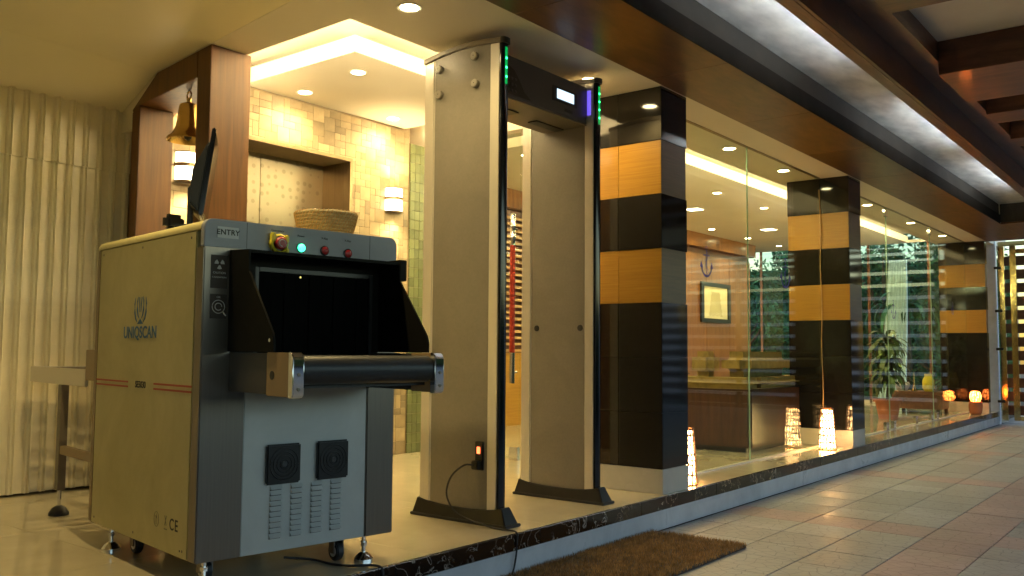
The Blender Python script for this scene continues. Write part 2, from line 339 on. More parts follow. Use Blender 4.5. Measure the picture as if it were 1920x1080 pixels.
def link(name, me, parent=None):
    o = bpy.data.objects.new(name, me); COL.objects.link(o)
    if parent: o.parent = parent
    return o
def tag(o, label=None, cat=None, group=None, kind=None):
    if label: o['label'] = label
    if cat: o['category'] = cat
    if group: o['group'] = group
    if kind: o['kind'] = kind
    return o
def thing(name, label, cat, loc=(0,0,0), rz=0, group=None):
    o = bpy.data.objects.new(name, None); COL.objects.link(o); o.empty_display_size = .1
    o.location = loc; o.rotation_euler = (0,0,rz); return tag(o, label, cat, group)
def struct(o): o['kind'] = 'structure'; return o
def kids(o): return [c for c in bpy.data.objects if c.parent == o]
def copy_tree(o, ch=None):
    c = o.copy(); COL.objects.link(c)
    for k in kids(o):
        if k.name in COL.objects:
            kc = copy_tree(k); kc.parent = c
    return c
def box(name, m, x0, x1, y0, y1, z0, z1, parent=None, bevel=0): return B().box(x0,x1,y0,y1,z0,z1).build(name, m, parent, bevel)
_tc = {}
def text(name, s, size, m, parent, mw, bold=0, ext=.0004, spacing=1):
    cu = bpy.data.curves.new('t', 'FONT'); cu.body = s; cu.size = size; cu.extrude = ext; cu.align_x = 'CENTER'; cu.align_y = 'CENTER'; cu.offset = bold; cu.space_character = spacing
    to = bpy.data.objects.new('t', cu); COL.objects.link(to)
    dg = bpy.context.evaluated_depsgraph_get(); dg.update(); me = bpy.data.meshes.new_from_object(to.evaluated_get(dg))
    bpy.data.objects.remove(to); me.transform(mw); me.name = name; me.materials.clear(); me.materials.append(M[m])
    return link(name, me, parent)
def frame(o, x, y):
    x = Vector(x).normalized(); y = Vector(y).normalized(); z = x.cross(y); o = Vector(o)
    return Matrix(((x.x,y.x,z.x,o.x),(x.y,y.y,z.y,o.y),(x.z,y.z,z.z,o.z),(0,0,0,1)))
P = .18   # platform height

# ------------------------------------------------------------------ ground, passage floor
g = B().add([(-60,-60,-.02),(60,-60,-.02),(60,90,-.02),(-60,90,-.02)], [(0,1,2,3)]).build('ground', 'soil'); struct(g)
fl = box('passage_floor', 'bed', -2.40, 3.2, -3, 14.3, -.015, -.006); struct(fl)
PT = .325
tm = {k: B().box(0, PT-.005, 0, PT-.005, -.006, 0).mesh('tile', k, bevel=.0012, seg=1) for k in ('pave_grey', 'pave_pink')}
def is_pink(i, j):
    return i % 6 == 3 or j % 6 == 1
rest = B(); cnt = 0
x_lines = [-2.44+.0]; X0 = -2.58; Y0 = 5.16-PT*30
cells = []
for i in range(18):
    for j in range(60):
        x = X0+i*PT; y = Y0+j*PT
        if y < -3 or y > 14.0 or x > 3.0: continue
        cells.append((x, y, i, j))
def inview(x, y):
    d = Vector((x+.16, y+.16, -.98)); z = d.dot(f)
    return z > .5 and abs(d.dot(r2)/z) < .60 and abs(d.dot(u2)/z) < .36
jb = round((5.16-Y0)/PT)
vis = [c for c in cells if inview(c[0], c[1])]
vis.sort(key=lambda c: math.hypot(c[0], c[1])); vset = set((c[2], c[3]) for c in vis[:290])
for x, y, i, j in cells:
    pink = (i == 4) or (i == 11) or ((j-jb) % 7 == 0 and i < 12)
    x0 = x+.0025
    if (i, j) in vset:
        if i == 0:
            t = B().box(.14, PT-.005, 0, PT-.005, -.006, 0).mesh('tile', 'pave_pink' if pink else 'pave_grey')
        else: t = tm['pave_pink' if pink else 'pave_grey']
        o = link('tile', t, fl); o.location = (x0, y+.0025, random.uniform(-.0008, .0008))
    else:
        rest.box(x0+(.14 if i == 0 else 0), x0+PT-.005, y+.0025, y+PT-.0025, -.006, 0)
o = rest.build('paving_rest', 'pave_rest', fl); o['kind'] = 'stuff'

# platform with riser, marble nosing
pl = box('platform', 'platform', -6.6, -2.47, -3, 14.8, 0, P-.008); struct(pl)
tb = []
for i, x in enumerate([-2.46-.8*k for k in range(6)]):
    for j in range(23):
        y = -3+j*.8
        if inview(x-.4, y+.4) or True: tb.append((x-.8, y))
ptm = B().box(.0008, .7992, .0008, .7992, -.012, 0).mesh('floor_slab', 'platform')
for x, y in tb:
    o = link('floor_slab', ptm, pl); o.location = (x, y, P)
nm = B().box(-2.459, -2.44, .001, .899, P-.072, P+.0005).mesh('marble_edge', 'marble', bevel=.003, seg=1)
rm = box('riser', 'riser', -2.4685, -2.452, -3, 14.0, 0, P-.0725, pl)
for k in range(19):
    o = link('marble_edge', nm, pl); o.location = (0, -3+.9*k, 0)

# ------------------------------------------------------------------ ceilings
ZC = 2.5
def slab(name, pts, z0, z1, m, parent=None):
    return B().prism([(x, y, z0) for x, y in pts], (0, 0, z1-z0)).build(name, m, parent)
fc = slab('front_ceiling', [(-3.91,2.505),(-2.45,2.309),(-2.45,14.8),(-3.1,14.8),(-3.1,2.70),(-3.92,2.72)], ZC, ZC+.05, 'cream'); struct(fc)
slab('portal_top_strip', [(-5.2,2.68),(-3.912,2.506),(-3.921,2.72),(-5.2,2.86)], ZC+.001, ZC+.05, 'cream', fc)
# ceiling over the scanner: flat, then sloping down to the folding screen
lc = B()
lc.prism([(-4.565,0,ZC+.003),(-2.45,0,ZC+.003),(-2.45,0,ZC+.05),(-4.565,0,ZC+.05)], (0,.001,0))
lc = B()
def yl(x): return 2.505+(x+3.91)*-.134
pts = [(-2.45,-3),(-4.565,-3),(-5.25,-3)]
v = []
for z_off in (0, .05):
    v += [(-2.45,-3,ZC+.002+z_off),(-4.565,-3,ZC+.002+z_off),(-5.25,-3,2.335+z_off),(-5.25,yl(-5.25)+.02,2.335+z_off),(-4.565,yl(-4.565),ZC+.002+z_off),(-2.45,yl(-2.45),ZC+.002+z_off)]
lc.add(v, [(0,1,4,5),(1,2,3,4),(6,7,10,11),(7,8,9,10),(0,1,7,6),(1,2,8,7),(2,3,9,8),(3,4,10,9),(4,5,11,10),(5,0,6,11)])
o = lc.build('scanner_ceiling', 'cream_left'); struct(o)
sl = box('upper_ceiling', 'cream', -6.6, -2.46, 2.5, 14.85, 2.85, 2.90); struct(sl)
i1 = box('vestibule_ceiling', 'cream', -5.3, -3.88, 3.42, 4.90, 2.70, 2.80); struct(i1)
i2 = box('lobby_ceiling', 'cream', -6.5, -3.80, 5.9, 14.8, 2.70, 2.80); struct(i2)
o = box('bulkhead', 'cream', -5.3, -3.1, 5.12, 5.30, 2.60, 2.85); tag(o, 'cream bulkhead above the glass door, seen lit past the detector', 'bulkhead')
o = box('ceiling_edge', 'cream', -2.46, -2.452, -3, 14.85, ZC+.051, 3.4); struct(o)

# wood soffit with boards
ws = box('wood_soffit', 'beam', -2.449, -1.985, -3, 13.5, ZC+.004, ZC+.012); tag(ws, 'long varnished wooden soffit along the edge of the cream ceiling', 'wooden soffit')
y = -3.0; k = 0
while y < 13.5:
    y1 = min(y+1.22, 13.5)
    B().box(-2.449, -1.981, y+.0015, y1-.0015, ZC-.008, ZC+.0035).build('soffit_panel', 'teak_soffit', ws, bevel=.001, seg=1); y = y1
box('fascia_board', 'dark_band', -1.9845, -1.978, -3, 11.7, ZC+.0125, 2.598, ws); box('edge_strip', 'dark_band', -1.9805, -1.978, -3, 11.7, ZC-.0085, ZC+.012, ws)
# passage coffer
pc = box('passage_ceiling', 'cove_top', -2.03, -1.383, -3, 11.7, 2.723, 2.76); struct(pc)
box('cove_side', 'cove_paint', -2.03, -1.990, -3, 11.7, 2.5985, 2.7225, pc)
box('cove_end', 'cove_paint', -1.98, -1.40, 11.7, 11.74, 2.51, 2.76, pc)
es = box('end_soffit', 'teak_soffit', -1.98, 3.2, 11.745, 13.5, ZC-.006, ZC+.03); tag(es, 'dark wooden soffit closing the far end of the passage ceiling', 'wooden soffit')
# inner beam that hides the tubes
lb = thing('lighting_beam', 'dark wooden beam hiding the cool white tube lights of the passage', 'beam', (-1.42, 4, ZC))
def rel(o, par):
    o.parent = par; o.location = Vector(o.location)-par.location; return o
rel(box('ledge_board', 'beam', -1.462, -1.400, -3, 11.7, ZC, ZC+.016), lb)
rel(box('tube_shield_lip', 'beam', -1.462, -1.456, -3, 11.7, ZC+.0165, ZC+.038), lb)  # lip added to keep the tubes from reflecting in the glass
rel(box('side_board', 'beam', -1.3995, -1.382, -3, 11.7, ZC+.002, 2.70), lb)
rel(box('soffit_board', 'beam', -1.3815, -1.24, -3, 11.7, 2.68, 2.72), lb)
# pergola
pg = thing('coffered_ceiling', 'dark wooden coffered grid ceiling over the open passage', 'coffered ceiling', (0, 5, 2.68))
rel(box('cell_panel', 'cell', -1.24, 3.2, -3, 11.74, 2.80, 2.83), pg)
rel(box('long_beam', 'beam', -1.262, -1.24, -3, 11.74, 2.7205, 2.7995), pg)
for xx in (-.60, .65, 1.9, 3.1):
    rel(box('long_beam', 'beam', xx, xx+.12, -3, 11.74, 2.676, 2.7995), pg)
spans = [(-.5-.92*k, -.18-.92*k) for k in range(3)]+[(.42,.74),(1.34,1.66),(2.26,2.58),(3.90,4.56),(5.57,6.31)]+[(6.93+.92*k, 7.25+.92*k) for k in range(5)]
for ya_, yb_ in spans:
    zb_ = 2.60 if yb_-ya_ > .7 else 2.655
    for xa, xb in ((-1.239,-.601),(-.479,.649),(.771,1.899),(2.021,3.099)):
        rel(B().box(xa, xb, ya_, yb_, zb_, 2.7995).build('cross_beam', 'beamx', None, bevel=.003, seg=1), pg)
roof = box('roof', 'white_wall', -7, -2.46, -3.2, 14.9, 3.42, 3.5); struct(roof); o = box('passage_roof', 'white_wall', -2.459, 3.6, -3.2, 13.5, 3.42, 3.5); struct(o)
o = box('passage_end_wall', 'white_wall', -2.44, 3.3, 13.45, 13.5, 2.535, 3.41); struct(o)

# cool tube lights
def tube_light(y0, y1, lab):
    t = thing('tube_light', lab, 'tube light', (-1.432, (y0+y1)/2, ZC+.03), 0, 'cool tube lights in the passage cove')
    h = (y1-y0)/2
    B().cyl((0,-h,0), .010, 2*h, 10, 'y').build('tube', 'tube_led', t, smooth=True)
    for e in (-h-.015, h-.005): B().cyl((0,e,0), .0125, .02, 10, 'y').build('end_cap', 'alu', t, smooth=True)
tube_light(3.7, 5.3, 'cool white tube light of the cove nearest the camera, above the first pillar')
tube_light(6.55, 8.1, 'cool white tube light of the cove just past the dark gap')
tube_light(8.9, 10.5, 'cool white tube light at the far end of the passage cove')

# ------------------------------------------------------------------ downlights
def make_dl(name, label, x, y, z, w=DL_W, group='round recessed downlights', r0=.042, lamp=True):
    t = thing(name, label, 'downlight', (x, y, z), 0, group)
    B().lathe([(r0, -.001), (r0+.014, -.004), (r0+.014, .0), (r0, 0)], n=24, cap=False).build('trim', 'white_wall', t, smooth=True)
    B().lathe([(r0, -.0015), (r0*.6, -.004), (.001, -.005)], n=24).build('lens', 'dl_lens', t, smooth=True)
    if lamp:
        ld = bpy.data.lights.new('downlight_lamp', 'SPOT'); ld.energy = w*pi; ld.color = WARM; ld.spot_size = radians(150); ld.spot_blend = .9; ld.shadow_soft_size = .035
        lo = bpy.data.objects.new('lamp', ld); COL.objects.link(lo); lo.parent = t; lo.location = (0, 0, -.02)
    return t
DLs = [(-2.785, 2.77, ZC, 'bright round downlight in the cream ceiling before the detector'),
       (-2.74, 4.15, ZC, 'bright round downlight just above the far post of the detector'),
       (-2.848, 6.22, ZC, 'round downlight behind the first large window pane, near the first pillar'),
       (-2.84, 7.26, ZC, 'round downlight just inside the glass beside the second pillar'),
       (-2.82, 9.48, ZC, 'round downlight just inside the glass past the second pillar'),
       (-2.81, 11.09, ZC, 'round downlight inside the glass midway between second and third pillars'),
       (-2.80, 12.56, ZC, 'round downlight inside the glass beside the third pillar'),
       (-4.163, 3.70, 2.7, 'round downlight in the dropped panel, foremost of its three'),
       (-4.78, 3.78, 2.7, 'round downlight in the dropped panel, above the lift doors'),
       (-4.80, 4.62, 2.7, 'round downlight in the dropped panel, above the wall sconce'),
       (-4.766, 6.22, 2.7, 'round lobby downlight seen between the two posts of the detector'),
       (-4.25, 8.96, 2.7, 'round lobby downlight left of the first glass seam'),
       (-4.25, 10.24, 2.7, 'round lobby downlight just right of the first glass seam'),
       (-5.60, 11.62, 2.7, 'round lobby downlight low at the edge of the first pillar'),
       (-5.60, 12.86, 2.7, 'round lobby downlight over the framed picture, second of the far row'),
       (-5.60, 14.08, 2.7, 'round lobby downlight of the far row, by the garden window'),
       (-3.95, 12.73, 2.7, 'round lobby downlight close behind the second pillar'),
       (-5.60, 8.6, 2.7, 'round lobby downlight above the slatted screen'),
       (-2.785, 1.62, ZC, 'round downlight in the ceiling edge right above the scanner'),
       (-4.25, 7.6, 2.7, 'round lobby downlight above the wooden sofa')]
for x, y, z, l in DLs:
    w = DL_W*(.55 if z == ZC else 1.0)*(2.8 if y < 2 else 1)
    make_dl('downlight', l, x, y, z, w)
for x, y, l in ((-4.96, 9.82, 'flat square ceiling light beside the first pillar'), (-4.95, 12.07, 'flat square ceiling light left of the second pillar')):
    t = thing('square_light', l, 'ceiling light', (x, y, 2.7))
    B().box(-.10,.10,-.10,.10,-.006,0).build('bezel', 'white_wall', t); B().box(-.085,.085,-.085,.085,-.009,-.0065).build('diffuser', 'dl_square', t)
# warm cove strips
def strip(label, x0, x1, y0, y1, z0, z1):
    o = box('cove_strip', 'cove_led', x0, x1, y0, y1, z0, z1); tag(o, label, 'led strip', 'warm strips hidden in the ceiling trough')
strip('warm light strip along the outer trough beside the detector', -3.085, -3.065, 2.78, 5.05, ZC+.055, ZC+.068)
strip('warm light strip in the near trough before the lift', -4.95, -3.2, 2.655, 2.675, ZC+.055, ZC+.068)
strip('warm light strip along the lobby trough behind the windows', -3.085, -3.065, 5.4, 14.5, ZC+.055, ZC+.068)
strip('warm light strip above the dropped panel facing the bulkhead', -4.9, -3.95, 4.80, 4.82, 2.805, 2.815)
strip('warm light strip on the front of the lobby dropped ceiling', -6.0, -3.95, 5.95, 5.97, 2.805, 2.815)

# ------------------------------------------------------------------ pillars
def pillar(label, x0, x1, y0, y1, seams=()):
    t = thing('pillar', label, 'pillar', ((x0+x1)/2, (y0+y1)/2, P), 0, 'black and wood banded pillars')
    cx, cy = (x0+x1)/2, (y0+y1)/2; hx, hy = (x1-x0)/2, (y1-y0)/2
    B().box(-hx, hx, -hy, hy, 0, .137).build('plinth', 'plinth', t, bevel=.002)
    B().box(-hx+.01, hx-.01, -hy+.01, hy-.01, .137, 2.319).build('core', 'black', t)
    z = .139; H = .3117
    for k, m in enumerate(['granite','granite','granite','ply','granite','ply','granite']):
        e = -.004 if m == 'ply' else 0
        xs = [-hx-e]+[s-cx for s in seams]+[hx+e]
        nm_ = 'wood_panel' if m == 'ply' else 'granite_panel'
        for a, b in zip(xs[:-1], xs[1:]):
            # near and far cladding panels
            B().box(a+.001, b-.001, -hy-e, -hy+.0098, z+.001, z+H-.001).build(nm_, m, t, bevel=.0015)
            B().box(a+.001, b-.001, hy-.0098, hy+e, z+.001, z+H-.001).build(nm_, m, t)
        mm = 'ply_shaded' if m == 'ply' else m
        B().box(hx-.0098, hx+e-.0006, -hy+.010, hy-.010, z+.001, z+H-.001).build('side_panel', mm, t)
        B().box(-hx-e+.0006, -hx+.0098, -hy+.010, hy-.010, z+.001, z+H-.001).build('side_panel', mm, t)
        z += H
    return t
pillar('banded black and honey wood pillar right behind the detector', -3.04, -2.472, 4.492, 4.80, (-2.76,))
pillar('middle banded pillar with lanterns at its foot', -3.015, -2.472, 7.782, 8.11, (-2.72,))
pillar('banded pillar farthest along the glass front', -3.06, -2.472, 13.44, 13.56, (-2.73,))

# ------------------------------------------------------------------ front glass
GX = -2.72
def pane(label, y0, y1, cuts):
    t = thing('glass_front', label, 'glass wall', (GX, (y0+y1)/2, P), 0, 'glass bays between the pillars')
    c = (y0+y1)/2; ys = [y0]+list(cuts)+[y1]
    for a, b in zip(ys[:-1], ys[1:]):
        B().box(-.005, .005, a-c+.002, b-c-.002, .012, 2.316).build('pane', 'glass', t)
        B().box(-.0052, .0052, b-c-.0018, b-c+.0018, .012, 2.316).build('pane_edge', 'glass_edge', t) if b != y1 else None
    box('sill_seal', 'alu', -.012, .012, y0-c, y1-c, .0005, .0115, t)
    box('top_channel', 'steel_warm', -.014, .014, y0-c, y1-c, 2.3165, 2.3195, t)
    return t, c
pane('large clear window bay between the first and second pillars', 4.812, 7.776, (6.24,))
g2, c2 = pane('clear window bay between the second and third pillars with anchor decals', 8.116, 13.434, (9.75, 11.55))
for yy in (9.62, 9.88, 10.74, 11.42, 11.68):
    B().box(-.016, .016, yy-c2-.045, yy-c2+.045, .004, .09).build('clamp', 'chrome', g2, bevel=.003)
for yy in (9.75, 11.55):
    B().box(-.016, .016, yy-c2-.04, yy-c2+.04, 2.22, 2.30).build('clamp', 'chrome', g2, bevel=.003)
def anchor(label, y, z, s, m='anchor'):
    t = thing('anchor_decal', label, 'decal', (GX+.0065, y, z), 0, 'anchor decals on the glass'); b = B()
    def T(p): return [(0, q[0]*s, q[1]*s) for q in p]
    b.tube(T([(0,-.9),(0,.75)]), .05*s, 6); b.tube(T([(-.45,.45),(.45,.45)]), .05*s, 6)
    b.tube(T([(.14*cos(a), .9+.14*sin(a)) for a in [i*pi/6 for i in range(12)]]), .04*s, 6, True)
    b.tube(T([(.72*cos(a), -.15+.75*sin(a)) for a in [pi+.15+i*(pi-.3)/14 for i in range(15)]]), .07*s, 6)
    for sx in (-1, 1): b.prism(T([(sx*.95,-.35),(sx*.72,.05),(sx*.52,-.38)]), (.0008,0,0))
    for v_i, v_ in enumerate(b.v): b.v[v_i] = (v_[0]*.02 if abs(v_[0]) > .001 else v_[0], v_[1], v_[2])
    b.build('anchor', m, t)
    b2 = B(); b2.tube(T([(.5*sin(q*1.0)*(.6+.3*cos(q*2)), -.9+q*.17) for q in [i*.42 for i in range(24)]]), .03*s, 5)
    b2.v = [(x_*.05, y_, z_) for x_, y_, z_ in b2.v]; b2.build('rope', m, t)
anchor('blue anchor and rope decal on the glass beside the first pillar', 5.55, 1.58, .105)
anchor('blue anchor decal on the glass left of the second pillar', 6.95, 1.60, .12)
anchor('dark anchor decal on the middle glass over the pale drape', 9.95, 1.43, .10)
anchor('small anchor decal on the glass in front of the third pillar', 12.62, 1.55, .08)

# cross partition with door
cp = thing('glass_partition', 'frameless glass partition and door seen between the detector posts', 'glass partition', (-4.0, 5.15, P))
B().box(-.95, -.002, -.005, .005, .012, 2.40).build('door_leaf', 'glass', cp); B().box(.002, 1.27, -.005, .005, .012, 2.31).build('side_pane', 'glass', cp)
B().box(-.085, -.004, -.016, .016, .004, .10).build('patch_fitting', 'chrome', cp, bevel=.003)
hd = B().cyl((-.03, -.05, .56), .020, .22, 16).build('pull_handle', 'chrome', cp, smooth=True)
B().cyl((-.03, -.05, .7805), .021, .78, 16).build('handle_sleeve', 'red', hd, smooth=True)
B().lathe([(.019,0),(.019,.05),(.022,.055),(.022,.065),(.019,.07),(.019,.13),(.022,.135),(.022,.145),(.019,.15),(.019,.23),(.012,.235)], (-.03,-.05,1.561), 16).build('handle_tip', 'chrome', hd, smooth=True)
B().cyl((-.03,-.05,.64), .009, .05, 10, 'y').cyl((-.03,-.05,1.68), .009, .05, 10, 'y').build('handle_fixing', 'chrome', hd, smooth=True)

# ------------------------------------------------------------------ lift wall with mosaic
lw = thing('lift_wall', 'stone mosaic wall around the lift doors, lit by sconces', 'wall', (-4.95, 3.9, P))
WX = -4.95
def lb_(x0,x1,y0,y1,z0,z1,n,m):
    o = box(n, m, x0+4.95, x1+4.95, y0-3.9, y1-3.9, z0-P, z1-P, lw); return o
lb_(-5.40,-4.965,4.345,4.96,P,2.85,'wall_core','grout'); lb_(-5.40,-4.965,2.742,3.455,P,2.85,'wall_core','grout'); lb_(-5.40,-4.965,3.455,4.345,2.345,2.85,'wall_core','grout')
# mosaic: grid of 0.055 with random merges
G = .05; ny = int((4.96-2.74)/G); nz = int((2.70-P)/G); used = set(); pcs = []; clipped = []
def blocked(y0, y1, z0, z1):
    return (y1 > 3.44 and y0 < 4.36 and z0 < 2.355)
rg = random.Random(3)
for jz in range(nz):
    for iy in range(ny):
        if (iy, jz) in used: continue
        w, h = rg.choice([(1,1),(2,1),(1,2),(2,2),(2,2),(1,1),(2,1)])
        while w > 1 and (iy+w > ny or any((iy+a, jz+b) in used for a in range(w) for b in range(h))): w -= 1
        while h > 1 and (jz+h > nz or any((iy+a, jz+b) in used for a in range(w) for b in range(h))): h -= 1
        for a in range(w):
            for b in range(h): used.add((iy+a, jz+b))
        y0 = 2.74+iy*G; z0 = P+jz*G
        if blocked(y0, y0+w*G, z0, z0+h*G):
            ya, yb, za, zb = y0, y0+w*G, z0, z0+h*G
            if zb > 2.355 and zb-2.355 > .008: clipped.append((ya, yb, 2.355, zb)); zb = 2.355
            if ya < 3.432: clipped.append((ya, 3.44, za, zb))
            if yb > 4.368: clipped.append((4.36, yb, za, zb))
            continue
        pcs.append((y0, z0, w, h))
def seen(p):
    y0, z0, w, h = p
    d = Vector((-4.95, y0, z0-.98)); q = d.dot(f); px = 960+1680*d.dot(r2)/q; py = 540-1680*d.dot(u2)/q
    return (462 < px < 772 and 170 < py < 440) or (690 < px < 772 and py > 170) or (322 < px < 370 and 150 < py < 410)
sv = [p for p in pcs if seen(p)]; sv.sort(key=lambda p: -p[2]*p[3]); sset = set(sv[:295]); cache = {}; st = B()
for p in pcs:
    y0, z0, w, h = p; d = rg.uniform(.0105, .012)
    if p in sset:
        key = (w, h, round(d*1000))
        if key not in cache: cache[key] = B().box(-.013, -.013+round(d*1000)/1000+.004, .0008, w*G-.0008, .0008, h*G-.0008).mesh('mosaic_stone', 'mosaic', bevel=.0006, seg=1)
        o = link('mosaic_stone', cache[key], lw); o.location = (0, y0-3.9, z0-P)
    else: st.box(-.013, -.009+d, y0-3.9+.0008, y0-3.9+w*G-.0008, z0-P+.0008, z0-P+h*G-.0008)
for ya, yb, za, zb in clipped: st.box(-.013, .0022, ya-3.9+.0008, yb-3.9-.0008, za-P+.0008, zb-P-.0008)
o = st.build('mosaic_field', 'mosaic_stuff', lw); o['kind'] = 'stuff'
gw = thing('green_wall', 'narrow green mosaic wall strip beside the detector', 'wall', (-4.95, 5.03, P))
box('wall_core', 'grout', -.45, -.012, -.068, .09, 0, 2.42, gw)
gt = B().box(-.012, 0, .001, .0505, .001, .074).mesh('green_tile', 'green_mosaic', bevel=.001, seg=1)
for a in range(3):
    for b in range(32):
        o = link('green_tile', gt, gw); o.location = (rg.uniform(0, .002), -.067+a*.052, b*.0755)
lf = thing('lift', 'steel lift doors with etched pattern in a deep frame', 'lift', (-5.25, 3.9, P))
B().box(-.02, 0, -.47, -.121, 0, 2.2).build('door_leaf', 'lift', lf, bevel=.002); B().box(-.02, 0, -.119, .47, 0, 2.2).build('door_leaf', 'lift', lf, bevel=.002)
B().box(-.0, .305, .437, .462, 0, 2.165).build('jamb', 'steel_warm', lf, bevel=.002); B().box(-.0, .305, -.462, -.437, 0, 2.165).build('jamb', 'steel_warm', lf, bevel=.002)
B().box(0, .305, -.462, .462, 2.1655, 2.19).build('head_jamb', 'steel_warm', lf, bevel=.002)
B().box(.0, .30, -.43, .43, .0005, .006).build('threshold', 'steel', lf)

def sconce(label, y, z):
    t = thing('wall_sconce', label, 'wall lamp', (-4.945, y, z), 0, 'glowing half round sconces')
    def half(r0, z0, z1, n=16, cap=True):
        b = B(); pts = [(r0*cos(a), r0*sin(a)*1.0) for a in [-pi/2+i*pi/n for i in range(n+1)]]
        return b.prism([(p[0], p[1], z0) for p in pts], (0, 0, z1-z0))
    half(.075, -.095, -.012).build('lower_glass', 'sconce_glow', t, smooth=True)
    half(.075, .012, .075).build('upper_glass', 'sconce_glow', t, smooth=True)
    half(.082, -.0115, .0115).build('metal_band', 'steel_warm', t, smooth=True)
    half(.080, .0755, .083).build('metal_rim', 'steel_warm', t, smooth=True); half(.080, -.103, -.0955).build('metal_rim', 'steel_warm', t, smooth=True)
    for s, zz in ((1, .10), (-1, -.12)):
        ld = bpy.data.lights.new('sconce_lamp', 'SPOT'); ld.energy = 4.2; ld.color = (1, .76, .38); ld.spot_size = radians(125); ld.spot_blend = .8; ld.shadow_soft_size = .04
        lo = bpy.data.objects.new('lamp', ld); COL.objects.link(lo); lo.parent = t; lo.location = (.09, 0, zz); lo.rotation_euler = (pi if s > 0 else 0, 0, 0)
sconce('glowing wall sconce on mosaic right of the lift', 4.766, 2.125)
sconce('glowing wall sconce seen through the wooden portal below the bell', 3.02, 2.09)

# ------------------------------------------------------------------ wooden portal
po = thing('wooden_portal', 'teak portal frame with cut corner beside the folding screen', 'portal', (-3.91, 2.505, P))
def pp(s, z): return (-s*.9911, s*.1326, z-P)
B().prism([pp(0,P), pp(0,ZC-.002), pp(.151,ZC-.002), pp(.151,P)], (0,.235,0)).build('post', 'teak', po, bevel=.003)
B().prism([pp(.888,P), pp(.888,2.358), pp(.995,2.335), pp(.995,P)], (0,.21,0)).build('post', 'teak', po, bevel=.003)
B().prism([pp(.152,2.36), pp(.152,ZC-.002), pp(.66,ZC-.002), pp(.995,2.352), pp(.995,2.337), pp(.888,2.36)], (0,.235,0)).build('lintel', 'teak', po, bevel=.003)
o = B().prism([pp(.662,ZC-.001), pp(1.32,ZC-.001), pp(1.32,2.25), pp(1.0,2.25), pp(.997,2.352)], (0,.03,0)).build('ceiling_infill', 'cream_left', None); o.location = (-3.91,2.52,P); struct(o)
# bell
bl = thing('brass_bell', 'brass bell hanging on a chain in the wooden portal', 'bell', (-4.30, 2.63, 2.33))
prof = [(.012,.0),(.030,-.002),(.048,-.012),(.054,-.04),(.058,-.09),(.068,-.14),(.088,-.175),(.112,-.195),(.118,-.205),(.112,-.207),(.096,-.192),(.078,-.165),(.062,-.12),(.05,-.05),(.03,-.015),(.01,-.012)]
B().lathe([(a*.98, b-.04) for a, b in prof], n=36, cap=False).build('bell_body', 'brass', bl, smooth=True)
B().cyl((0,0,-.045), .014, .03, 14).build('crown', 'brass', bl, smooth=True)
B().tube([(.020*cos(a), 0, .003+.020*sin(a)) for a in [i*pi/8 for i in range(16)]], .005, 8, True).build('hanging_ring', 'brass', bl, smooth=True)
B().tube([(0,0,-.06),(0,0,-.20)], .004, 8).lathe([(.001,-.03),(.018,-.02),(.022,0),(.012,.018),(.001,.02)], (0,0,-.215), 12).build('clapper', 'black', bl, smooth=True)
ch = B()
for k in range(2): ch.tube([(.006*cos(a)*(k % 2), .006*cos(a)*((k+1) % 2), .030+k*.012+.008*sin(a)) for a in [i*pi/4 for i in range(8)]], .0018, 5, True)
ch.tube([(0,0,.02),(0,0,.03)], .0012, 5).build('chain', 'black', bl)

# ------------------------------------------------------------------ folding screen (left)
fs_ = thing('folding_screen', 'pale ribbed floor to ceiling folding screen on the left', 'screen', (-5.1, 1.5, P))
seg = B(); RP = .083
def foldprofile(y):
    t = (y/RP) % 1
    return .022*(1 if t < .22 else (0.25 if t < .30 else (0 if t < .62 else (.28 if t < .72 else .1))))
def fold_mesh(z0, z1, off=0):
    pr = [(0,0),(.042,.001),(.047,.022),(.053,.026),(.058,.010),(.063,.010),(.068,.026),(.074,.022),(.078,.0),(.083,0)]
    b = B(); n = len(pr); vs = [(x+off, y, z0) for y, x in pr]+[(x+off, y, z1) for y, x in pr]
    b.add(vs, [(i, i+1, n+i+1, n+i) for i in range(n-1)])
    b.box(-.012, 0, 0, .083, z0, z1)
    return b.mesh('fold', 'curtain', smooth=True)
fm = fold_mesh(.012, 1.83); fv = fold_mesh(1.832, 2.20, .010)
yy = 2.738-1.5-RP; k = 0
while yy > -4.4:
    if yy+1.5 > -3:
        o = link('screen_fold', fm, fs_); o.location = (0, yy, 0)
        o = link('valance_fold', fv, fs_); o.location = (0, yy, 0)
    yy -= RP
o = box('back_wall', 'white_wall', -5.4, -5.2, -3.2, 3.0, 0, 3.4); tag(o, 'plain wall behind the pale folding screen', 'wall')
o = box('rear_sky_blocker', 'white_wall', -5.4, 3.6, -3.2, -3.02, 0, 3.4); tag(o, 'white wall added behind the viewer to block sky light', 'wall')  # unseen wall, added to keep sky light off the scanner side

# ------------------------------------------------------------------ lobby
wl_ = thing('lobby_wall', 'wood panelled lobby wall with framed picture and slatted screen', 'wall', (-6.0, 9.5, P))
def wb(n, m, x0,x1,y0,y1,z0,z1,bev=0): return box(n, m, x0+6, x1+6, y0-9.5, y1-9.5, z0-P, z1-P, wl_, bev)
wb('wall_core', 'beam', -6.2, -6.03, 5.3, 13.85, P, 2.85)
for k in range(5):
    y0 = 9.9+k*.79; wb('wall_panel', 'wall_wood', -6.0295, -6.005, y0+.002, y0+.788, P+.05, 2.42, .002)
wb('skirting', 'beam', -6.0295, -6.0, 9.9, 13.85, P, P+.049)
for k in range(3):
    y0 = 5.32+k*1.525; wb('low_panel', 'ply', -5.999, -5.93, y0+.002, y0+1.523, P, .95, .002)
wb('wood_bulkhead', 'wall_wood', -6.0, -5.90, 5.32, 13.85, 2.50, 2.6995, .002)
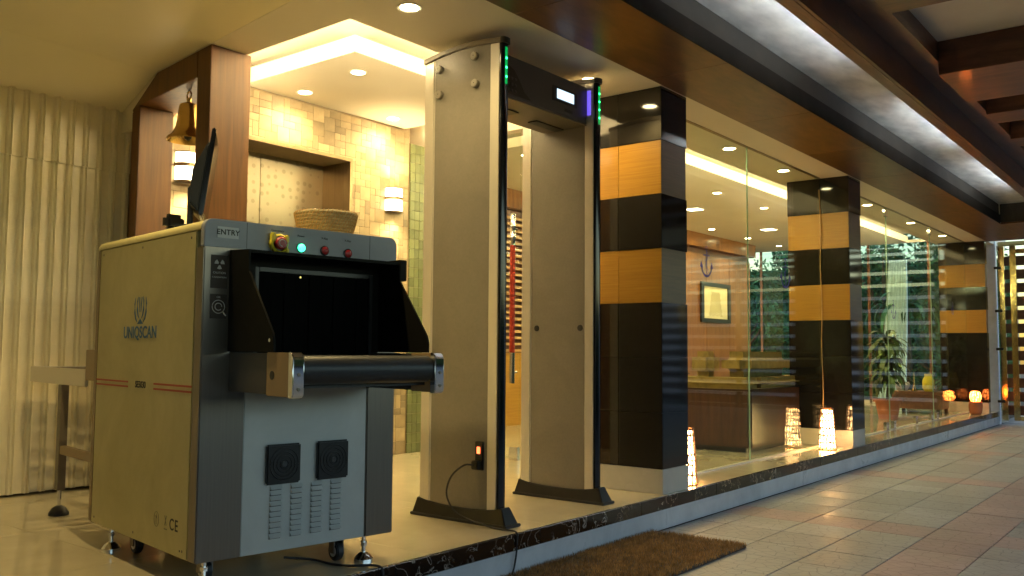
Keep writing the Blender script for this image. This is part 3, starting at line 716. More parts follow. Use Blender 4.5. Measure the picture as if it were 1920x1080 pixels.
ss = thing('slatted_screen', 'pale horizontal slatted screen above the low wooden wall', 'screen', (-5.99, 7.6, .96))
for k in range(22):
    B().box(0, .03, -2.27, 2.27, .0+k*.068, .028+k*.068).build('slat', 'slat_light', ss, bevel=.002, seg=1)
for yy in (-2.0, -.9, .2, 1.3, 2.24): B().box(-.025, -.001, yy-.02, yy+.02, 0, 1.48).build('upright', 'beam', ss)
pic = thing('framed_picture', 'black framed drawing of a seated figure on cream paper', 'picture', (-6.003, 12.55, 1.71))
B().box(0,.03,-.50,.50,.24,.30).box(0,.03,-.50,.50,-.30,-.24).build('frame_rail', 'frame_black', pic, bevel=.003)
B().box(0,.03,-.50,-.41,-.2395,.2395).box(0,.03,.41,.50,-.2395,.2395).build('frame_stile', 'frame_black', pic, bevel=.003)
B().box(.0005,.012,-.4095,.4095,-.2395,.2395).build('paper', 'paper', pic)
ik = B()
for k in range(9):
    a0 = k*.7; ik.tube([(.0135, .22*sin(t*1.3+a0)*(1-.07*t)+.02*cos(5*t), -.20+t*.065) for t in [i*.35 for i in range(17)]], .0035, 4)
ik.v = [(.0125+(x-.0135)*.2, y, z) for x, y, z in ik.v]; ik.build('drawing', 'ink', pic)

# end wall with garden window
ew = thing('garden_window', 'full height window at the far end of the lobby', 'window', (-4.4, 14.8, P))
for a, b in zip([-1.8,-.9,0,.9],[-.9,0,.9,1.62]): B().box(a+.003, b-.003, -.005, .005, .05, 2.50).build('pane', 'glass2', ew)
for a in (-1.8,-.9,0,.9,1.62): B().box(a-.02, a+.02, -.03, -.006, 0, 2.52).build('mullion', 'beam', ew, bevel=.002)
B().box(-1.8, 1.62, -.03, .03, 2.5205, 2.56).build('head_rail', 'alu', ew); B().box(-1.8, 1.62, -.03, .03, 0, .045).build('sill_rail', 'alu', ew)
dr = B(); n = 26
for side in (0,):
    rows = []
    for j in range(9):
        z = .15+j*.29; t = j/8; x0 = -.10+.05*sin(t*2); w_ = .44-.16*t
        rows.append([(x0+w_*i/n-w_/2+.10*t, .02*sin(i*1.7), z) for i in range(n+1)])
    vs = [p for r_ in rows for p in r_]; m_ = n+1
    dr.add(vs, [(j*m_+i, j*m_+i+1, (j+1)*m_+i+1, (j+1)*m_+i) for j in range(8) for i in range(n)])
o = dr.build('drape', 'drape', None, smooth=True); o.location = (-4.15, 15.35, .02); tag(o, 'pale white drape hanging outside the garden window behind the pot plant', 'curtain')
mo = o.modifiers.new('s', 'SOLIDIFY'); mo.thickness = .004

# sofa
sf = thing('sofa', 'dark wooden backed sofa with olive cushions behind the glass', 'sofa', (-3.5, 7.6, P))
B().box(-.62, .57, -.875, -.835, .04, .50).build('end_panel', 'sofa_wood', sf, bevel=.018, seg=4)
B().box(.53, .57, -.834, .95, .04, .50).build('back_panel', 'sofa_wood', sf, bevel=.004)
B().box(-.55, .50, -.80, .92, .0, .039).build('plinth', 'black', sf)
B().box(-.62, .575, -.885, -.60, .5005, .59).build('arm_pad', 'upholstery', sf, bevel=.042, seg=5)
B().box(.33, .575, -.5995, .95, .5005, .59).build('back_pad', 'upholstery', sf, bevel=.042, seg=5)
B().box(-.60, .32, -.59, .94, .10, .46).build('seat_cushion', 'upholstery', sf, bevel=.04)
c_ = B().box(.24, .50, -.74, .22, .5905, .80).build('back_cushion', 'upholstery', sf, bevel=.07, seg=5)
c_ = B().box(.02, .22, -.82, -.62, .5905, .80).build('back_cushion', 'upholstery', sf, bevel=.05, seg=4)
B().box(-.25, -.05, -.80, -.66, .591, .63).build('arm_cushion', 'rubber', sf, bevel=.015)
# pot plant
def leaf_blade(b, base, az, L_, tilt, w, droop=.9, n=7):
    base = Vector(base); d = Vector((cos(az), sin(az), 0)); side = Vector((-sin(az), cos(az), 0)); p = base.copy(); a = tilt; prev = None
    pts = []
    for i in range(n+1):
        t = i/n; ww = w*sin(pi*min(1, .12+t*.88))*.5+.001
        pts.append((p-side*ww, p+side*ww)); p = p+(d*cos(a)+Vector((0,0,1))*sin(a))*(L_/n); a -= droop/n*1.5
    vs = [q for pr in pts for q in pr]; b.add(vs, [(2*i, 2*i+1, 2*i+3, 2*i+2) for i in range(n)])
pt = thing('potted_plant', 'leafy green plant in a terracotta pot behind the glass', 'potted plant', (-3.2, 11.4, P))
B().lathe([(.105,0),(.145,.20),(.145,.205),(.168,.205),(.168,.24),(.150,.24),(.140,.21)], n=28).build('pot', 'terracotta', pt, smooth=True)
B().lathe([(.139,.20),(.001,.212)], n=20, cap=False).build('soil', 'soil', pt)
B().tube([(0,0,.2),(.01,.0,.5),(-.01,.01,.8),(.0,0,.95)], [.02,.016,.014,.01], 8).build('stem', 'bark', pt, smooth=True)
rl = random.Random(5); lfb = B()
for k in range(150):
    z = rl.uniform(.40, 1.0); leaf_blade(lfb, (0,0,z), rl.uniform(0, 2*pi), rl.uniform(.22,.42), rl.uniform(-.3, 1.2), rl.uniform(.035,.075), rl.uniform(.9, 2.0))
lfb.build('foliage', 'leaf', pt, smooth=True)
# table at end, with vase
tb_ = thing('side_table', 'low dark wooden table near the third pillar', 'table', (-3.2, 12.9, P))
B().box(-.34,.34,-.28,.28,.25,.29).build('table_top', 'beam', tb_, bevel=.004)
B().box(-.30,.30,-.24,.24,.06,.2495).build('apron', 'beam', tb_, bevel=.003)
for sx in (-.29,.25):
    for sy in (-.23,.19): B().box(sx,sx+.04,sy,sy+.04,0,.0595).build('leg', 'black', tb_)
o = B().lathe([(.05,0),(.075,.05),(.07,.15),(.045,.20),(.05,.23),(.04,.23)], n=20).build('vase', 'yellow', None, smooth=True); o.location = (-3.06,12.75,P+.2905); tag(o, 'small yellow vase standing on the low dark table', 'vase')
o = B().lathe([(.06,0),(.10,.08),(.085,.11),(.09,.115)], n=20).build('bowl', 'white_print', None, smooth=True); o.location = (-3.40,12.80,P+.2905); tag(o, 'pale white bowl standing on the low dark table', 'bowl')
lp = thing('cone_ornament', 'pointed brass ornament beside the yellow vase', 'ornament', (-3.23,12.72,P+.2905))
B().lathe([(.035,0),(.012,.10),(.006,.22),(.001,.26)], n=14).build('cone', 'gold', lp, smooth=True); B().cyl((0,0,-.0),.045,.008,16).build('foot', 'gold', lp, smooth=True)

# ------------------------------------------------------------------ garden beyond the lobby
gd = B().add([(-14,14.9,0),(-2.55,14.9,0),(-2.55,26,0),(-14,26,0)], [(0,1,2,3)]).build('garden_ground', 'soil'); struct(gd)
def bush(name, label, cat, c, rx, ry, rz, nleaf, m, s, seed, trunk=None):
    t = thing(name, label, cat, (c[0], c[1], 0)); q = random.Random(seed); b = B()
    clumps = [(q.uniform(-rx,rx), q.uniform(-ry,ry), c[2]+q.uniform(-rz,rz), q.uniform(.25,.5)) for _ in range(26)]
    for k in range(nleaf):
        cx, cy, cz, cr = q.choice(clumps); v_ = Vector((q.gauss(0,1), q.gauss(0,1), q.gauss(0,1))).normalized()*cr*q.uniform(.5,1)
        p = Vector((cx, cy, max(.05, cz)))+v_; a = Vector((q.gauss(0,1), q.gauss(0,1), q.gauss(0,1))).normalized(); e = a.orthogonal().normalized()
        L_ = s*q.uniform(.6,1.4); b.add([p-e*L_*.3, p-a*L_, p+e*L_*.3, p+a*L_], [(0,1,2,3)])
    b.build('crown', m, t)
    if trunk:
        b = B(); b.tube([(0,0,0),(.05,.02,c[2]*.5),(0,.05,c[2])], [.09,.07,.05], 8)
        for k in range(5):
            a = k*1.25; b.tube([(0,0,c[2]*.55+.1*k),(.3*cos(a),.3*sin(a),c[2]*.75+.1*k),(.55*cos(a),.55*sin(a),c[2]+.1*k)], [.035,.025,.012], 6)
        b.build('trunk', 'bark', t, smooth=True)
bush('garden_tree', 'dense green tree outside the garden window left of the second pillar', 'tree', (-8.2, 18.6, 1.8), 1.9, .9, 1.5, 5200, 'hedge', .085, 1, True)
bush('garden_tree', 'dark leafy tree outside the garden window behind the drape', 'tree', (-5.2, 18.4, 2.5), 1.2, .6, 1.1, 2600, 'hedge', .09, 2, True)
bush('garden_shrub', 'low green shrub outside the garden window near the third pillar', 'shrub', (-3.9, 16.6, .8), .7, .4, .6, 1800, 'hedge', .07, 3, True)
hg = thing('garden_hedge', 'tall dark hedge closing the garden behind the lobby window', 'hedge', (-7.5, 20.4, 0))
hb = B(); q = random.Random(21)
B().box(-6.5, 4.2, 0, .8, 0, 2.9).build('hedge_core', 'hedge', hg)
for k in range(15000):
    p = Vector((q.uniform(-6.5,4.2), -q.uniform(0,.25)-.12*sin(k*.01), q.uniform(.05,3.05+.15*sin(k*.013)))); a = Vector((q.gauss(0,1), q.gauss(0,1), q.gauss(0,1))).normalized(); e = a.orthogonal().normalized(); L_ = .07*q.uniform(.6,1.5)
    hb.add([p-e*L_*.35, p-a*L_, p+e*L_*.35, p+a*L_], [(0,1,2,3)])
hb.build('leaves', 'hedge', hg)
pm = thing('palm', 'arching dark palm outside the garden window', 'palm', (-4.1, 15.7, 0))
B().tube([(0,0,0),(.05,0,.8),(0,.05,1.7)], [.07,.055,.045], 8).build('trunk', 'bark', pm, smooth=True)
pb = B(); q = random.Random(9)
for k in range(26): leaf_blade(pb, (0,.05,1.7), q.uniform(0,2*pi), q.uniform(.7,1.2), q.uniform(.3,1.3), .09, q.uniform(1.2,2.2), 9)
pb.build('crown', 'hedge', pm, smooth=True)

# ------------------------------------------------------------------ gate at the end of the passage
gp = thing('gate_post', 'white painted post with black hinges beside the gate', 'post', (-2.495, 14.02, 0))
B().box(-.075,.055,-.05,.05,0,2.585).build('post', 'white_post', gp, bevel=.004)
for z in (.30, 1.02, 1.55, 2.15): B().box(.035,.125,-.062,-.0505,z,z+.035).build('hinge', 'black', gp, bevel=.002)
gt_ = thing('slatted_gate', 'gate of dark slats in a double polished brass frame', 'gate', (-2.40, 14.0, .06))
def stile(x): B().box(x,x+.075,-.03,.03,0,2.41).build('stile', 'gold', gt_, bevel=.006)
stile(-.01); stile(.135)
B().box(-.01,5.5,-.03,.03,2.411,2.47).build('top_rail', 'gold', gt_, bevel=.006); B().box(.211,5.5,-.028,.028,2.30,2.36).build('inner_rail', 'gold', gt_, bevel=.006)
B().box(.211,5.5,-.028,.028,.0,.06).build('bottom_rail', 'gold', gt_, bevel=.006)
for k in range(12):
    z = .075+k*.187; B().box(.211,5.5,-.012,.012,z,z+.133).build('slat', 'slat_dark', gt_, bevel=.002, seg=1)
for k in range(12):
    z = .075+k*.187; B().box(.066,.134,-.012,.012,z,z+.133).build('slat', 'slat_dark', gt_)
for x in (1.7, 3.2, 4.7): B().box(x,x+.075,-.036,.036,.061,2.299).build('stile', 'gold', gt_, bevel=.006)

rh = thing('sky_blocker_hedge', 'clipped hedge added out of view to cut sky light', 'hedge', (5.2, 5, 0))  # out-of-frame hedge, added to dim low sky light on the scanner front
B().box(-.4,.4,-9,9,0,1.7).build('hedge_core', 'hedge', rh, bevel=.1)
sw_ = box('gate_backdrop_wall', 'white_post', -2.5, 9, 17.5, 17.7, 0, 2.2); tag(sw_, 'pale wall added beyond the gate to brighten its slat gaps', 'wall')  # backdrop added so the gaps between the slats look bright
st_ = B().add([(-2.54,14.3,.0),(9,14.3,.0),(9,17.5,.0),(-2.54,17.5,.0)], [(0,1,2,3)]).build('street', 'pave_rest'); struct(st_)

# ------------------------------------------------------------------ lanterns
def lantern(label, x, y, h=.33, r0=.068, r1=.047):
    t = thing('lantern', label, 'lantern', (x, y, P+.0006), 0, 'tall pierced lanterns at the pillars')
    B().lathe([(r0*.93,.02),(r0*.80,h*.5),(r1*.90,h-.01)], n=24, cap=False).build('liner', 'shade', t, smooth=True)
    b = B(); nst = 14
    for k in range(nst):
        a = 2*pi*k/nst; b.tube([(r0*cos(a),r0*sin(a),.0),(r0*.93*cos(a+.1),r0*.93*sin(a+.1),h*.35),((r0*.5+r1*.5)*cos(a-.08),(r0*.5+r1*.5)*sin(a-.08),h*.68),(r1*cos(a),r1*sin(a),h)], .0040, 5)
    for q_ in (0,.18,.36,.54,.72,.88,1):
        rr = r0+(r1-r0)*q_+.001; b.tube([(rr*cos(i*pi/10),rr*sin(i*pi/10),h*q_+.002) for i in range(20)], (.0045 if q_ not in (0,1) else .006), 5, True)
    b.build('wicker_frame', 'wire_dark', t)
    B().lathe([(.001,.035),(.022,.05),(.028,.075),(.018,.10),(.001,.11)], n=14).build('bulb', 'bulb', t, smooth=True)
lantern('glowing pierced lantern on the step before the middle pillar', -2.575, 7.45)
lantern('glowing pierced lantern half hidden behind the first pillar', -2.560, 4.93)
t = thing('pot_lantern', 'small amber lantern on a terracotta pot by the third pillar', 'lantern', (-2.56, 13.05, P+.0006))
B().lathe([(.055,0),(.075,.02),(.085,.10),(.08,.16),(.07,.165)], n=24).build('pot', 'terracotta', t, smooth=True)
B().lathe([(.050,.166),(.066,.20),(.070,.245),(.056,.29),(.040,.30)], n=24, cap=False).build('liner', 'shade_orange', t, smooth=True)
b = B()
for k in range(12):
    a = k*pi/6; b.tube([(.056*cos(a),.056*sin(a),.166),(.071*cos(a),.071*sin(a),.20),(.074*cos(a),.074*sin(a),.25),(.044*cos(a),.044*sin(a),.305)], .0045, 5)
b.build('wire_cage', 'wire_dark', t)
B().lathe([(.001,.19),(.025,.21),(.028,.25),(.001,.28)], n=14).build('bulb', 'bulb_orange', t, smooth=True)
# supply wire down the middle pillar
o = B().tube([(-2.716+.004*sin(k*.9), 7.768, .50+k*.1) for k in range(20)], .0045, 6).build('cable', 'slat_light', None, smooth=True)
tag(o, 'thin pale cable running down the middle pillar to its lantern', 'cable')

# ------------------------------------------------------------------ metal detector
md = thing('metal_detector', 'grey walk through metal detector with green lights', 'metal detector', (-2.84, 3.65, P))
mx, my = -2.84, 3.65
def dbox(n, m, x0,x1,y0,y1,z0,z1,bev=0,par=None): return box(n, m, x0-mx,x1-mx,y0-my,y1-my,z0-P,z1-P,par or md,bev)
def side_post(y0, y1, front):
    # curved panel body with gently arched top
    def ztop(x): return 2.41+.022*sin(pi*min(1,max(0,(x+3.10)/.50)))+.012*(x+3.10)/.5
    def arch(xa, xb, n=10): return [(xa+(xb-xa)*i/n) for i in range(n+1)]
    b = B(); xs = arch(-3.028,-2.672)
    b.prism([(x-mx, y0+.004-my, ztop(x)-P) for x in xs]+[(-2.672-mx,y0+.004-my,.045),(-3.028-mx,y0+.004-my,.045)], (0,y1-y0-.008,0)).build('side_panel', 'panel', md, bevel=.001)
    B().prism([(x-mx, y0-my, ztop(x)-P) for x in (-3.098,-3.029)]+[(-3.029-mx,y0-my,.045),(-3.098-mx,y0-my,.045)], (0,y1-y0,0)).build('rear_trim', 'alu', md, bevel=.006)
    B().prism([(x-mx, y0-my, ztop(x)-P) for x in (-2.671,-2.612)]+[(-2.612-mx,y0-my,.045),(-2.671-mx,y0-my,.045)], (0,y1-y0,0)).build('front_trim', 'alu', md, bevel=.004)
    # rounded black front edge
    yc = (y0+y1)/2-my; hy = (y1-y0)/2; n = 12
    pr = [(-2.611-mx+ .019*cos(a)**.6 if abs(cos(a)) > 1e-6 else -2.611-mx, yc+hy*sin(a), .045) for a in [-pi/2+i*pi/n for i in range(n+1)]]
    B().prism(pr, (0,0,ztop(-2.6)-P-.045)).build('front_edge', 'black_gloss', md, smooth=True)
    # cap
    xs = arch(-3.104,-2.605,12); top = [(x-mx, y0-.004-my, ztop(x)-P+.0010+.024) for x in xs]; bot = [(x-mx, y0-.004-my, ztop(x)-P+.0010) for x in xs[::-1]]
    B().prism(top+bot, (0,y1-y0+.008,0)).build('top_cap', 'detunder', md, bevel=.002)
    pr = [(-2.6045-mx+.023*max(0,cos(a))**.6, yc+(hy+.004)*sin(a), ztop(-2.6)-P+.001) for a in [-pi/2+i*pi/n for i in range(n+1)]]
    B().prism(pr, (0,0,.026)).build('front_cap', 'black', md, smooth=True)
    # shoe
    b = B(); a = y0-.026-my; c = y1+.026-my
    zt = lambda x: .062+.03*abs((x+2.84)/.29)**3
    xs = arch(-3.105,-2.576,12)
    up = [(x-mx, zt(x)) for x in xs]; low = [(-2.535-mx,.0),(-3.125-mx,.0)]
    poly = up+low; n_ = len(poly)
    v1 = [(x, (a if z < .02 else y0-.005-my), z) for x, z in poly]; v2 = [(x, (c if z < .02 else y1+.005-my), z) for x, z in poly]
    b.add(v1+v2, [tuple(range(n_)), tuple(range(n_, 2*n_))[::-1]]+[(i, (i+1) % n_, (i+1) % n_+n_, i+n_) for i in range(n_)])
    b.build('base_shoe', 'black', md, bevel=.003)
    B().box(-3.13-mx,-2.53-mx,a-.004,c+.004,.0,.014).build('base_plate', 'rubber', md, bevel=.003)
side_post(3.196, 3.246, True); side_post(4.000, 4.050, True)
dbox('crossbar', 'detgrey', -2.95,-2.655,3.2465,3.9995,2.200,2.405,.004)
dbox('crossbar_underside', 'detunder', -2.948,-2.658,3.247,3.999,2.1945,2.1995)
dbox('sensor_slot', 'black', -2.86,-2.78,3.30,3.56,2.188,2.194,.001)
dbox('sensor_slot', 'black', -2.86,-2.80,3.74,3.99,2.188,2.194,.001)
dbox('bezel', 'black', -2.6545,-2.651,3.68,3.90,2.265,2.345,.001)
dbox('display', 'lcd', -2.6505,-2.649,3.715,3.868,2.282,2.333)
dbox('badge', 'black', -2.6545,-2.6535,3.79,3.86,2.228,2.244)
dbox('trim_glow', 'violet_glow', -2.652,-2.630,3.9965,3.9992,2.25,2.385,.001)  # added glowing strip in place of the violet light cast on the trim
# swoosh ornament on the crossbar
sw = B(); sw.prism([(-2.654-mx, 3.30-my, 2.215-P),(-2.654-mx,3.50-my,2.215-P),(-2.654-mx,3.44-my,2.25-P),(-2.654-mx,3.40-my,2.30-P),(-2.654-mx,3.36-my,2.34-P),(-2.654-mx,3.30-my,2.36-P)], (.0012,0,0)); sw.build('keypad_plate', 'black', md)
for i in range(3):
    for j in range(3): B().cyl((-2.653-mx, 3.315+.028*i-my, 2.235+.03*j-P), .007, .003, 10, 'x').build('key', 'detgrey', md)
for yp, n_, z0 in ((3.221, 3, 2.262), (4.025, 4, 2.232)):
    B().box(-2.5925-mx, -2.5908-mx, yp-.008-my, yp+.008-my, z0-.035-P, 2.405-P).build('light_strip', 'green_led_soft', md)
    for k in range(n_):
        z = z0+k*.0445; B().lathe([(.0065,0),(.004,.003),(.001,.004)], (-2.5911-mx, yp-my, z-P), 10, 'x').build('indicator', 'green_led', md, smooth=True)
for x, z in ((-2.994,2.365),(-2.764,2.388),(-2.992,2.238),(-2.759,2.253)):
    B().lathe([(.020,0),(.020,-.016),(.017,-.020),(.001,-.020)], (x-mx, 3.1998-my, z-P), 20, 'y').build('knob', 'knob', md, smooth=True)
    B().cyl((x-mx, 3.1796-my, z-P), .003, .0006, 8, 'y').build('knob_screw', 'black', md)
for x in (-2.990,-2.70): B().lathe([(.017,0),(.016,-.003),(.001,-.004)], (x-mx, 4.0038-my, 1.10-P), 18, 'y').build('plug', 'black', md, smooth=True)
dbox('power_inlet', 'black', -2.735,-2.69,3.188,3.1995,.425,.555,.002)
dbox('power_switch', 'orange_led', -2.722,-2.702,3.1845,3.1875,.500,.532,.001)
B().box(-2.732-mx,-2.694-mx,3.156-my,3.1875-my,.43-P,.47-P).build('power_plug', 'black', md, bevel=.004)
def tubeobj(name, label, path, rad, m, cat='cable'):
    # smooth catmull path
    pts = [Vector(p) for p in path]; out = []
    for i in range(len(pts)-1):
        p0 = pts[max(i-1,0)]; p1 = pts[i]; p2 = pts[i+1]; p3 = pts[min(i+2,len(pts)-1)]
        for k in range(8):
            t = k/8; out.append(.5*((2*p1)+(-p0+p2)*t+(2*p0-5*p1+4*p2-p3)*t*t+(-p0+3*p1-3*p2+p3)*t**3))
    out.append(pts[-1]); o = B().tube(out, rad, 8).build(name, m, None, smooth=True); tag(o, label, cat); return o
tubeobj('cable', 'black power cable looping from the detector socket to its base', [(-2.715,3.165,.448),(-2.74,3.12,.452),(-2.80,3.10,.40),(-2.83,3.10,.32),(-2.80,3.11,.25),(-2.74,3.125,.215),(-2.62,3.14,.19),(-2.53,3.14,.186),(-2.445,3.13,.188),(-2.434,3.125,.15),(-2.437,3.12,.08),(-2.432,3.09,.02),(-2.41,3.02,.006)], .0042, 'rubber')

# ------------------------------------------------------------------ x-ray scanner
TH = 1.4263
xs_ = thing('xray_scanner', 'ivory and grey x-ray baggage scanner with black hood', 'x-ray scanner', (-2.6499, 1.6935, P), TH)
def xb(n, m, x0,x1,y0,y1,z0,z1,bev=0,par=None): return box(n, m, x0,x1,y0,y1,z0-P,z1-P,par or xs_,bev)
WD, LN, ZB, ZT = .787, 1.01, .275, 1.412
xb('chassis', 'black', .02, WD-.02, .03, LN-.02, ZB+.01, ZT-.03)
# side panels
for xa, xb_ in ((0,.0195),(WD-.0195,WD)):
    xb('side_panel', 'mach_side', xa, xb_, .062, LN-.035, ZB, 1.377, .004)
def rounded(x0,x1,z0,z1,r,corners):
    pts = []
    for (cx,cz,a0,key) in ((x0+r,z0+r,pi,'bl'),(x1-r,z0+r,1.5*pi,'br'),(x1-r,z1-r,0,'tr'),(x0+r,z1-r,.5*pi,'tl')):
        if key in corners: pts += [(cx+r*cos(a0+i*pi/12), cz+r*sin(a0+i*pi/12)) for i in range(7)]
        else: pts.append({'bl':(x0,z0),'br':(x1,z0),'tr':(x1,z1),'tl':(x0,z1)}[key])
    return pts
tp_ = rounded(0,WD,1.379,ZT,.028,('tl','tr'))
B().prism([(x, .030, z-P) for x, z in tp_], (0, LN-.035, 0)).build('top_cover', 'mach_side', xs_, smooth=True)
hp = rounded(0,WD,1.320,ZT+.003,.030,('tl','tr'))
B().prism([(x, 0, z-P) for x, z in hp], (0, .0295, 0)).build('header_panel', 'mach_head', xs_, bevel=.002)
for xg in (.152,.660): B().box(xg-.0008,xg+.0008,-.0006,.002,1.322-P,ZT-P).build('header_seam', 'black', xs_)
xb('corner_post', 'steel', 0,.1595,0,.0605,ZB,1.3195,.004); xb('corner_post', 'steel', .6605,WD,0,.0605,ZB,1.3195,.004)
xb('rear_post', 'steel_warm', .0,.06,LN-.034,LN,ZB,1.378,.003); xb('rear_post', 'steel_warm', WD-.06,WD,LN-.034,LN,ZB,1.378,.003)
xb('front_panel', 'mach_front', .1605,.6595,.004,.03,ZB,.955,.002)
for yy_ in (.10, .53, .94):
    for zz_ in (.30, 1.355): B().lathe([(.005,0),(.004,-.0016),(.001,-.002)], (0,yy_,zz_-P), 10, 'x').build('panel_screw', 'steel', xs_)
# fans & louvres
for fx0,fx1 in ((.243,.377),(.443,.576)):
    fg = xb('fan_grille', 'black', fx0,fx1,-.012,.0035,.506,.645,.006)
    cx, cz = (fx0+fx1)/2, .5755-P; b = B()
    for rr in (.055,.042,.029,.016): b.tube([(cx+rr*cos(i*pi/14), -.0135, cz+rr*sin(i*pi/14)) for i in range(28)], .0016, 5, True)
    b.build('grille_ring', 'rubber', fg, smooth=True)
    B().cyl((cx,-.015,cz), .010, .003, 14, 'y').build('fan_hub', 'detgrey', fg)
lv = B().prism([(-.022,0,0),(-.022,-.0125,.0005),(-.022,-.0125,.002),(-.022,-.0005,.0135)], (.044,0,0)).mesh('louvre', 'mach_front', smooth=False)
for cxx in (.287,.368,.449,.530):
    for k in range(10):
        o = link('louvre', lv, xs_); o.location = (cxx, .0042, .322-P+k*.0185)
        if cxx < .5 and k == 9 and cxx > .4: pass
slm = B().box(-.022,.022,-.0003,.0012,0,.0038).mesh('louvre_slot', 'black')
for cxx in (.287,.368,.449,.530):
    for k in range(10):
        o = link('louvre_slot', slm, xs_); o.location = (cxx, .0030, .3185-P+k*.0185)
# tunnel and hood
xb('tunnel_frame', 'black', .185,.200,-.004,.0295,.957,1.262,.002); xb('tunnel_frame', 'black', .66,.675,-.004,.0295,.957,1.262,.002); xb('tunnel_frame', 'black', .2005,.6595,-.004,.0295,1.247,1.262,.002)
for k in range(9):
    B().box(.2015+k*.0508, .2508+k*.0508, .006+.003*(k % 2), .009+.003*(k % 2), .96-P, 1.2465-P).build('lead_curtain', 'lead', xs_, bevel=.001, seg=1)
for a, c in ((.092,.100),(.702,.710)):
    B().prism([(a,-.0005,1.313-P),(a,-.135,1.306-P),(a,-.138,1.235-P),(a,-.305,1.03-P),(a,-.315,1.00-P),(a,-.315,.968-P),(a,-.0005,.968-P)], (c-a,0,0)).build('hood_side', 'hood', xs_, bevel=.001)
B().prism([(.1005,-.0005,1.313-P),(.1005,-.134,1.306-P),(.1005,-.134,1.295-P),(.1005,-.0005,1.300-P)], (.601,0,0)).build('hood_top', 'hood', xs_, bevel=.001)
B().box(.1005,.1845,-.003,-.0006,.957-P,1.299-P).box(.6755,.7015,-.003,-.0006,.957-P,1.299-P).box(.185,.675,-.003,-.0006,1.263-P,1.299-P).build('hood_back', 'hood', xs_)
B().box(.701,.735,-.14,-.005,1.235-P,1.315-P).build('hood_bracket', 'hood', xs_, bevel=.003)
B().cyl((.0905,-.29,1.005-P), .006, .002, 10, 'x').build('hood_screw', 'chrome', xs_); B().cyl((.36,-.006,1.235-P), .004, .003, 10, 'y').build('sensor', 'gold', xs_)
# conveyor front
cv = xb('conveyor_frame', 'black', .14,.655,-.36,.0,.855,.93)
def endplate(x0, x1, ys, ye, par=xs_):
    pts = [(ys,.83),(ye+.03,.83)]+[(ye+.03-.03*sin(a)*1.0, .86-.03*cos(a)) for a in [i*pi/10 for i in range(1,6)]]
    pts += [(ye, .935)]+[(ye+.032-.032*cos(a), .935+.032*sin(a)) for a in [i*pi/10 for i in range(1,6)]]+[(ys,.967)]
    return pts
for a, c in ((.098,.112),(.668,.682)):
    B().prism([(a, y_, z_-P) for y_, z_ in [(-.262,.83),(-.40,.83),(-.40,.967),(-.262,.967)]], (c-a,0,0)).build('conveyor_side', 'beige_plate' , xs_, bevel=.002)
    B().prism([(a+.0015, y_, z_-P) for y_, z_ in [(-.0005,.834),(-.2615,.834),(-.2615,.965),(-.0005,.965)]], (c-a-.003,0,0)).build('conveyor_rail', 'detgrey', xs_, bevel=.002)
for a, c in ((.096,.135),(.645,.684)):
    pr = [(-.4005,.828),(-.425,.828),(-.432,.838),(-.432,.950),(-.420,.966),(-.4005,.970)]
    B().prism([(a, y_, z_-P) for y_, z_ in pr], (c-a,0,0)).build('end_bracket', 'chrome', xs_, bevel=.003)
    for zz in (.855,.90): B().lathe([(.006,0),(.005,-.003),(.001,-.003)], ((a+c)/2,-.4322,zz-P), 12, 'y').build('bracket_screw', 'steel', xs_, smooth=True)
B().cyl((.0965,-.30,.895-P), .014, .0015, 16, 'x').build('access_hole', 'black', xs_)
B().cyl((.136,-.378,.912-P), .046, .508, 32, 'x').build('roller', 'belt', xs_, smooth=True)
for xx in (.1355,.637): B().cyl((xx,-.378,.912-P), .038, .008, 20, 'x').build('roller_collar', 'steel', xs_, smooth=True)
B().box(.146,.636,-.378,.25,.952-P,.9575-P).build('belt', 'belt', xs_)
# rear conveyor & extension table
for a, c in ((.098,.112),(.668,.682)):
    B().box(a,c,LN+.001,LN+.40,.83-P,.967-P).build('conveyor_side', 'beige_plate', xs_, bevel=.002)
    B().box(a,c,LN+.401,2.24,.80-P,.878-P).build('table_side', 'alu', xs_, bevel=.002)
B().cyl((.136,LN+.36,.912-P), .046, .508, 24, 'x').build('roller', 'belt', xs_, smooth=True); B().box(.146,.636,LN,LN+.36,.952-P,.9575-P).build('belt', 'belt', xs_)
B().box(.113,.667,2.226,2.24,.80-P,.878-P).build('table_end', 'alu', xs_, bevel=.002)
for k in range(9): B().cyl((.113,LN+.46+k*.085,.855-P), .02, .554, 16, 'x').build('table_roller', 'steel', xs_, smooth=True)
for a in (.10,.645):
    B().box(a,a+.035,1.74,1.79,.30-P,.799-P).build('table_leg', 'detunder', xs_, bevel=.002)
    B().cyl((a+.018,1.765,.225-P), .008, .075, 10).build('foot_rod', 'chrome', xs_, smooth=True)
    B().lathe([(.045,0),(.045,.012),(.03,.035),(.012,.045)], (a+.018,1.765,0), 18).build('foot_pad', 'rubber', xs_, smooth=True)
B().box(.103,.130,LN+.001,1.739,.47-P,.51-P).build('stretcher', 'beige_plate', xs_, bevel=.002)
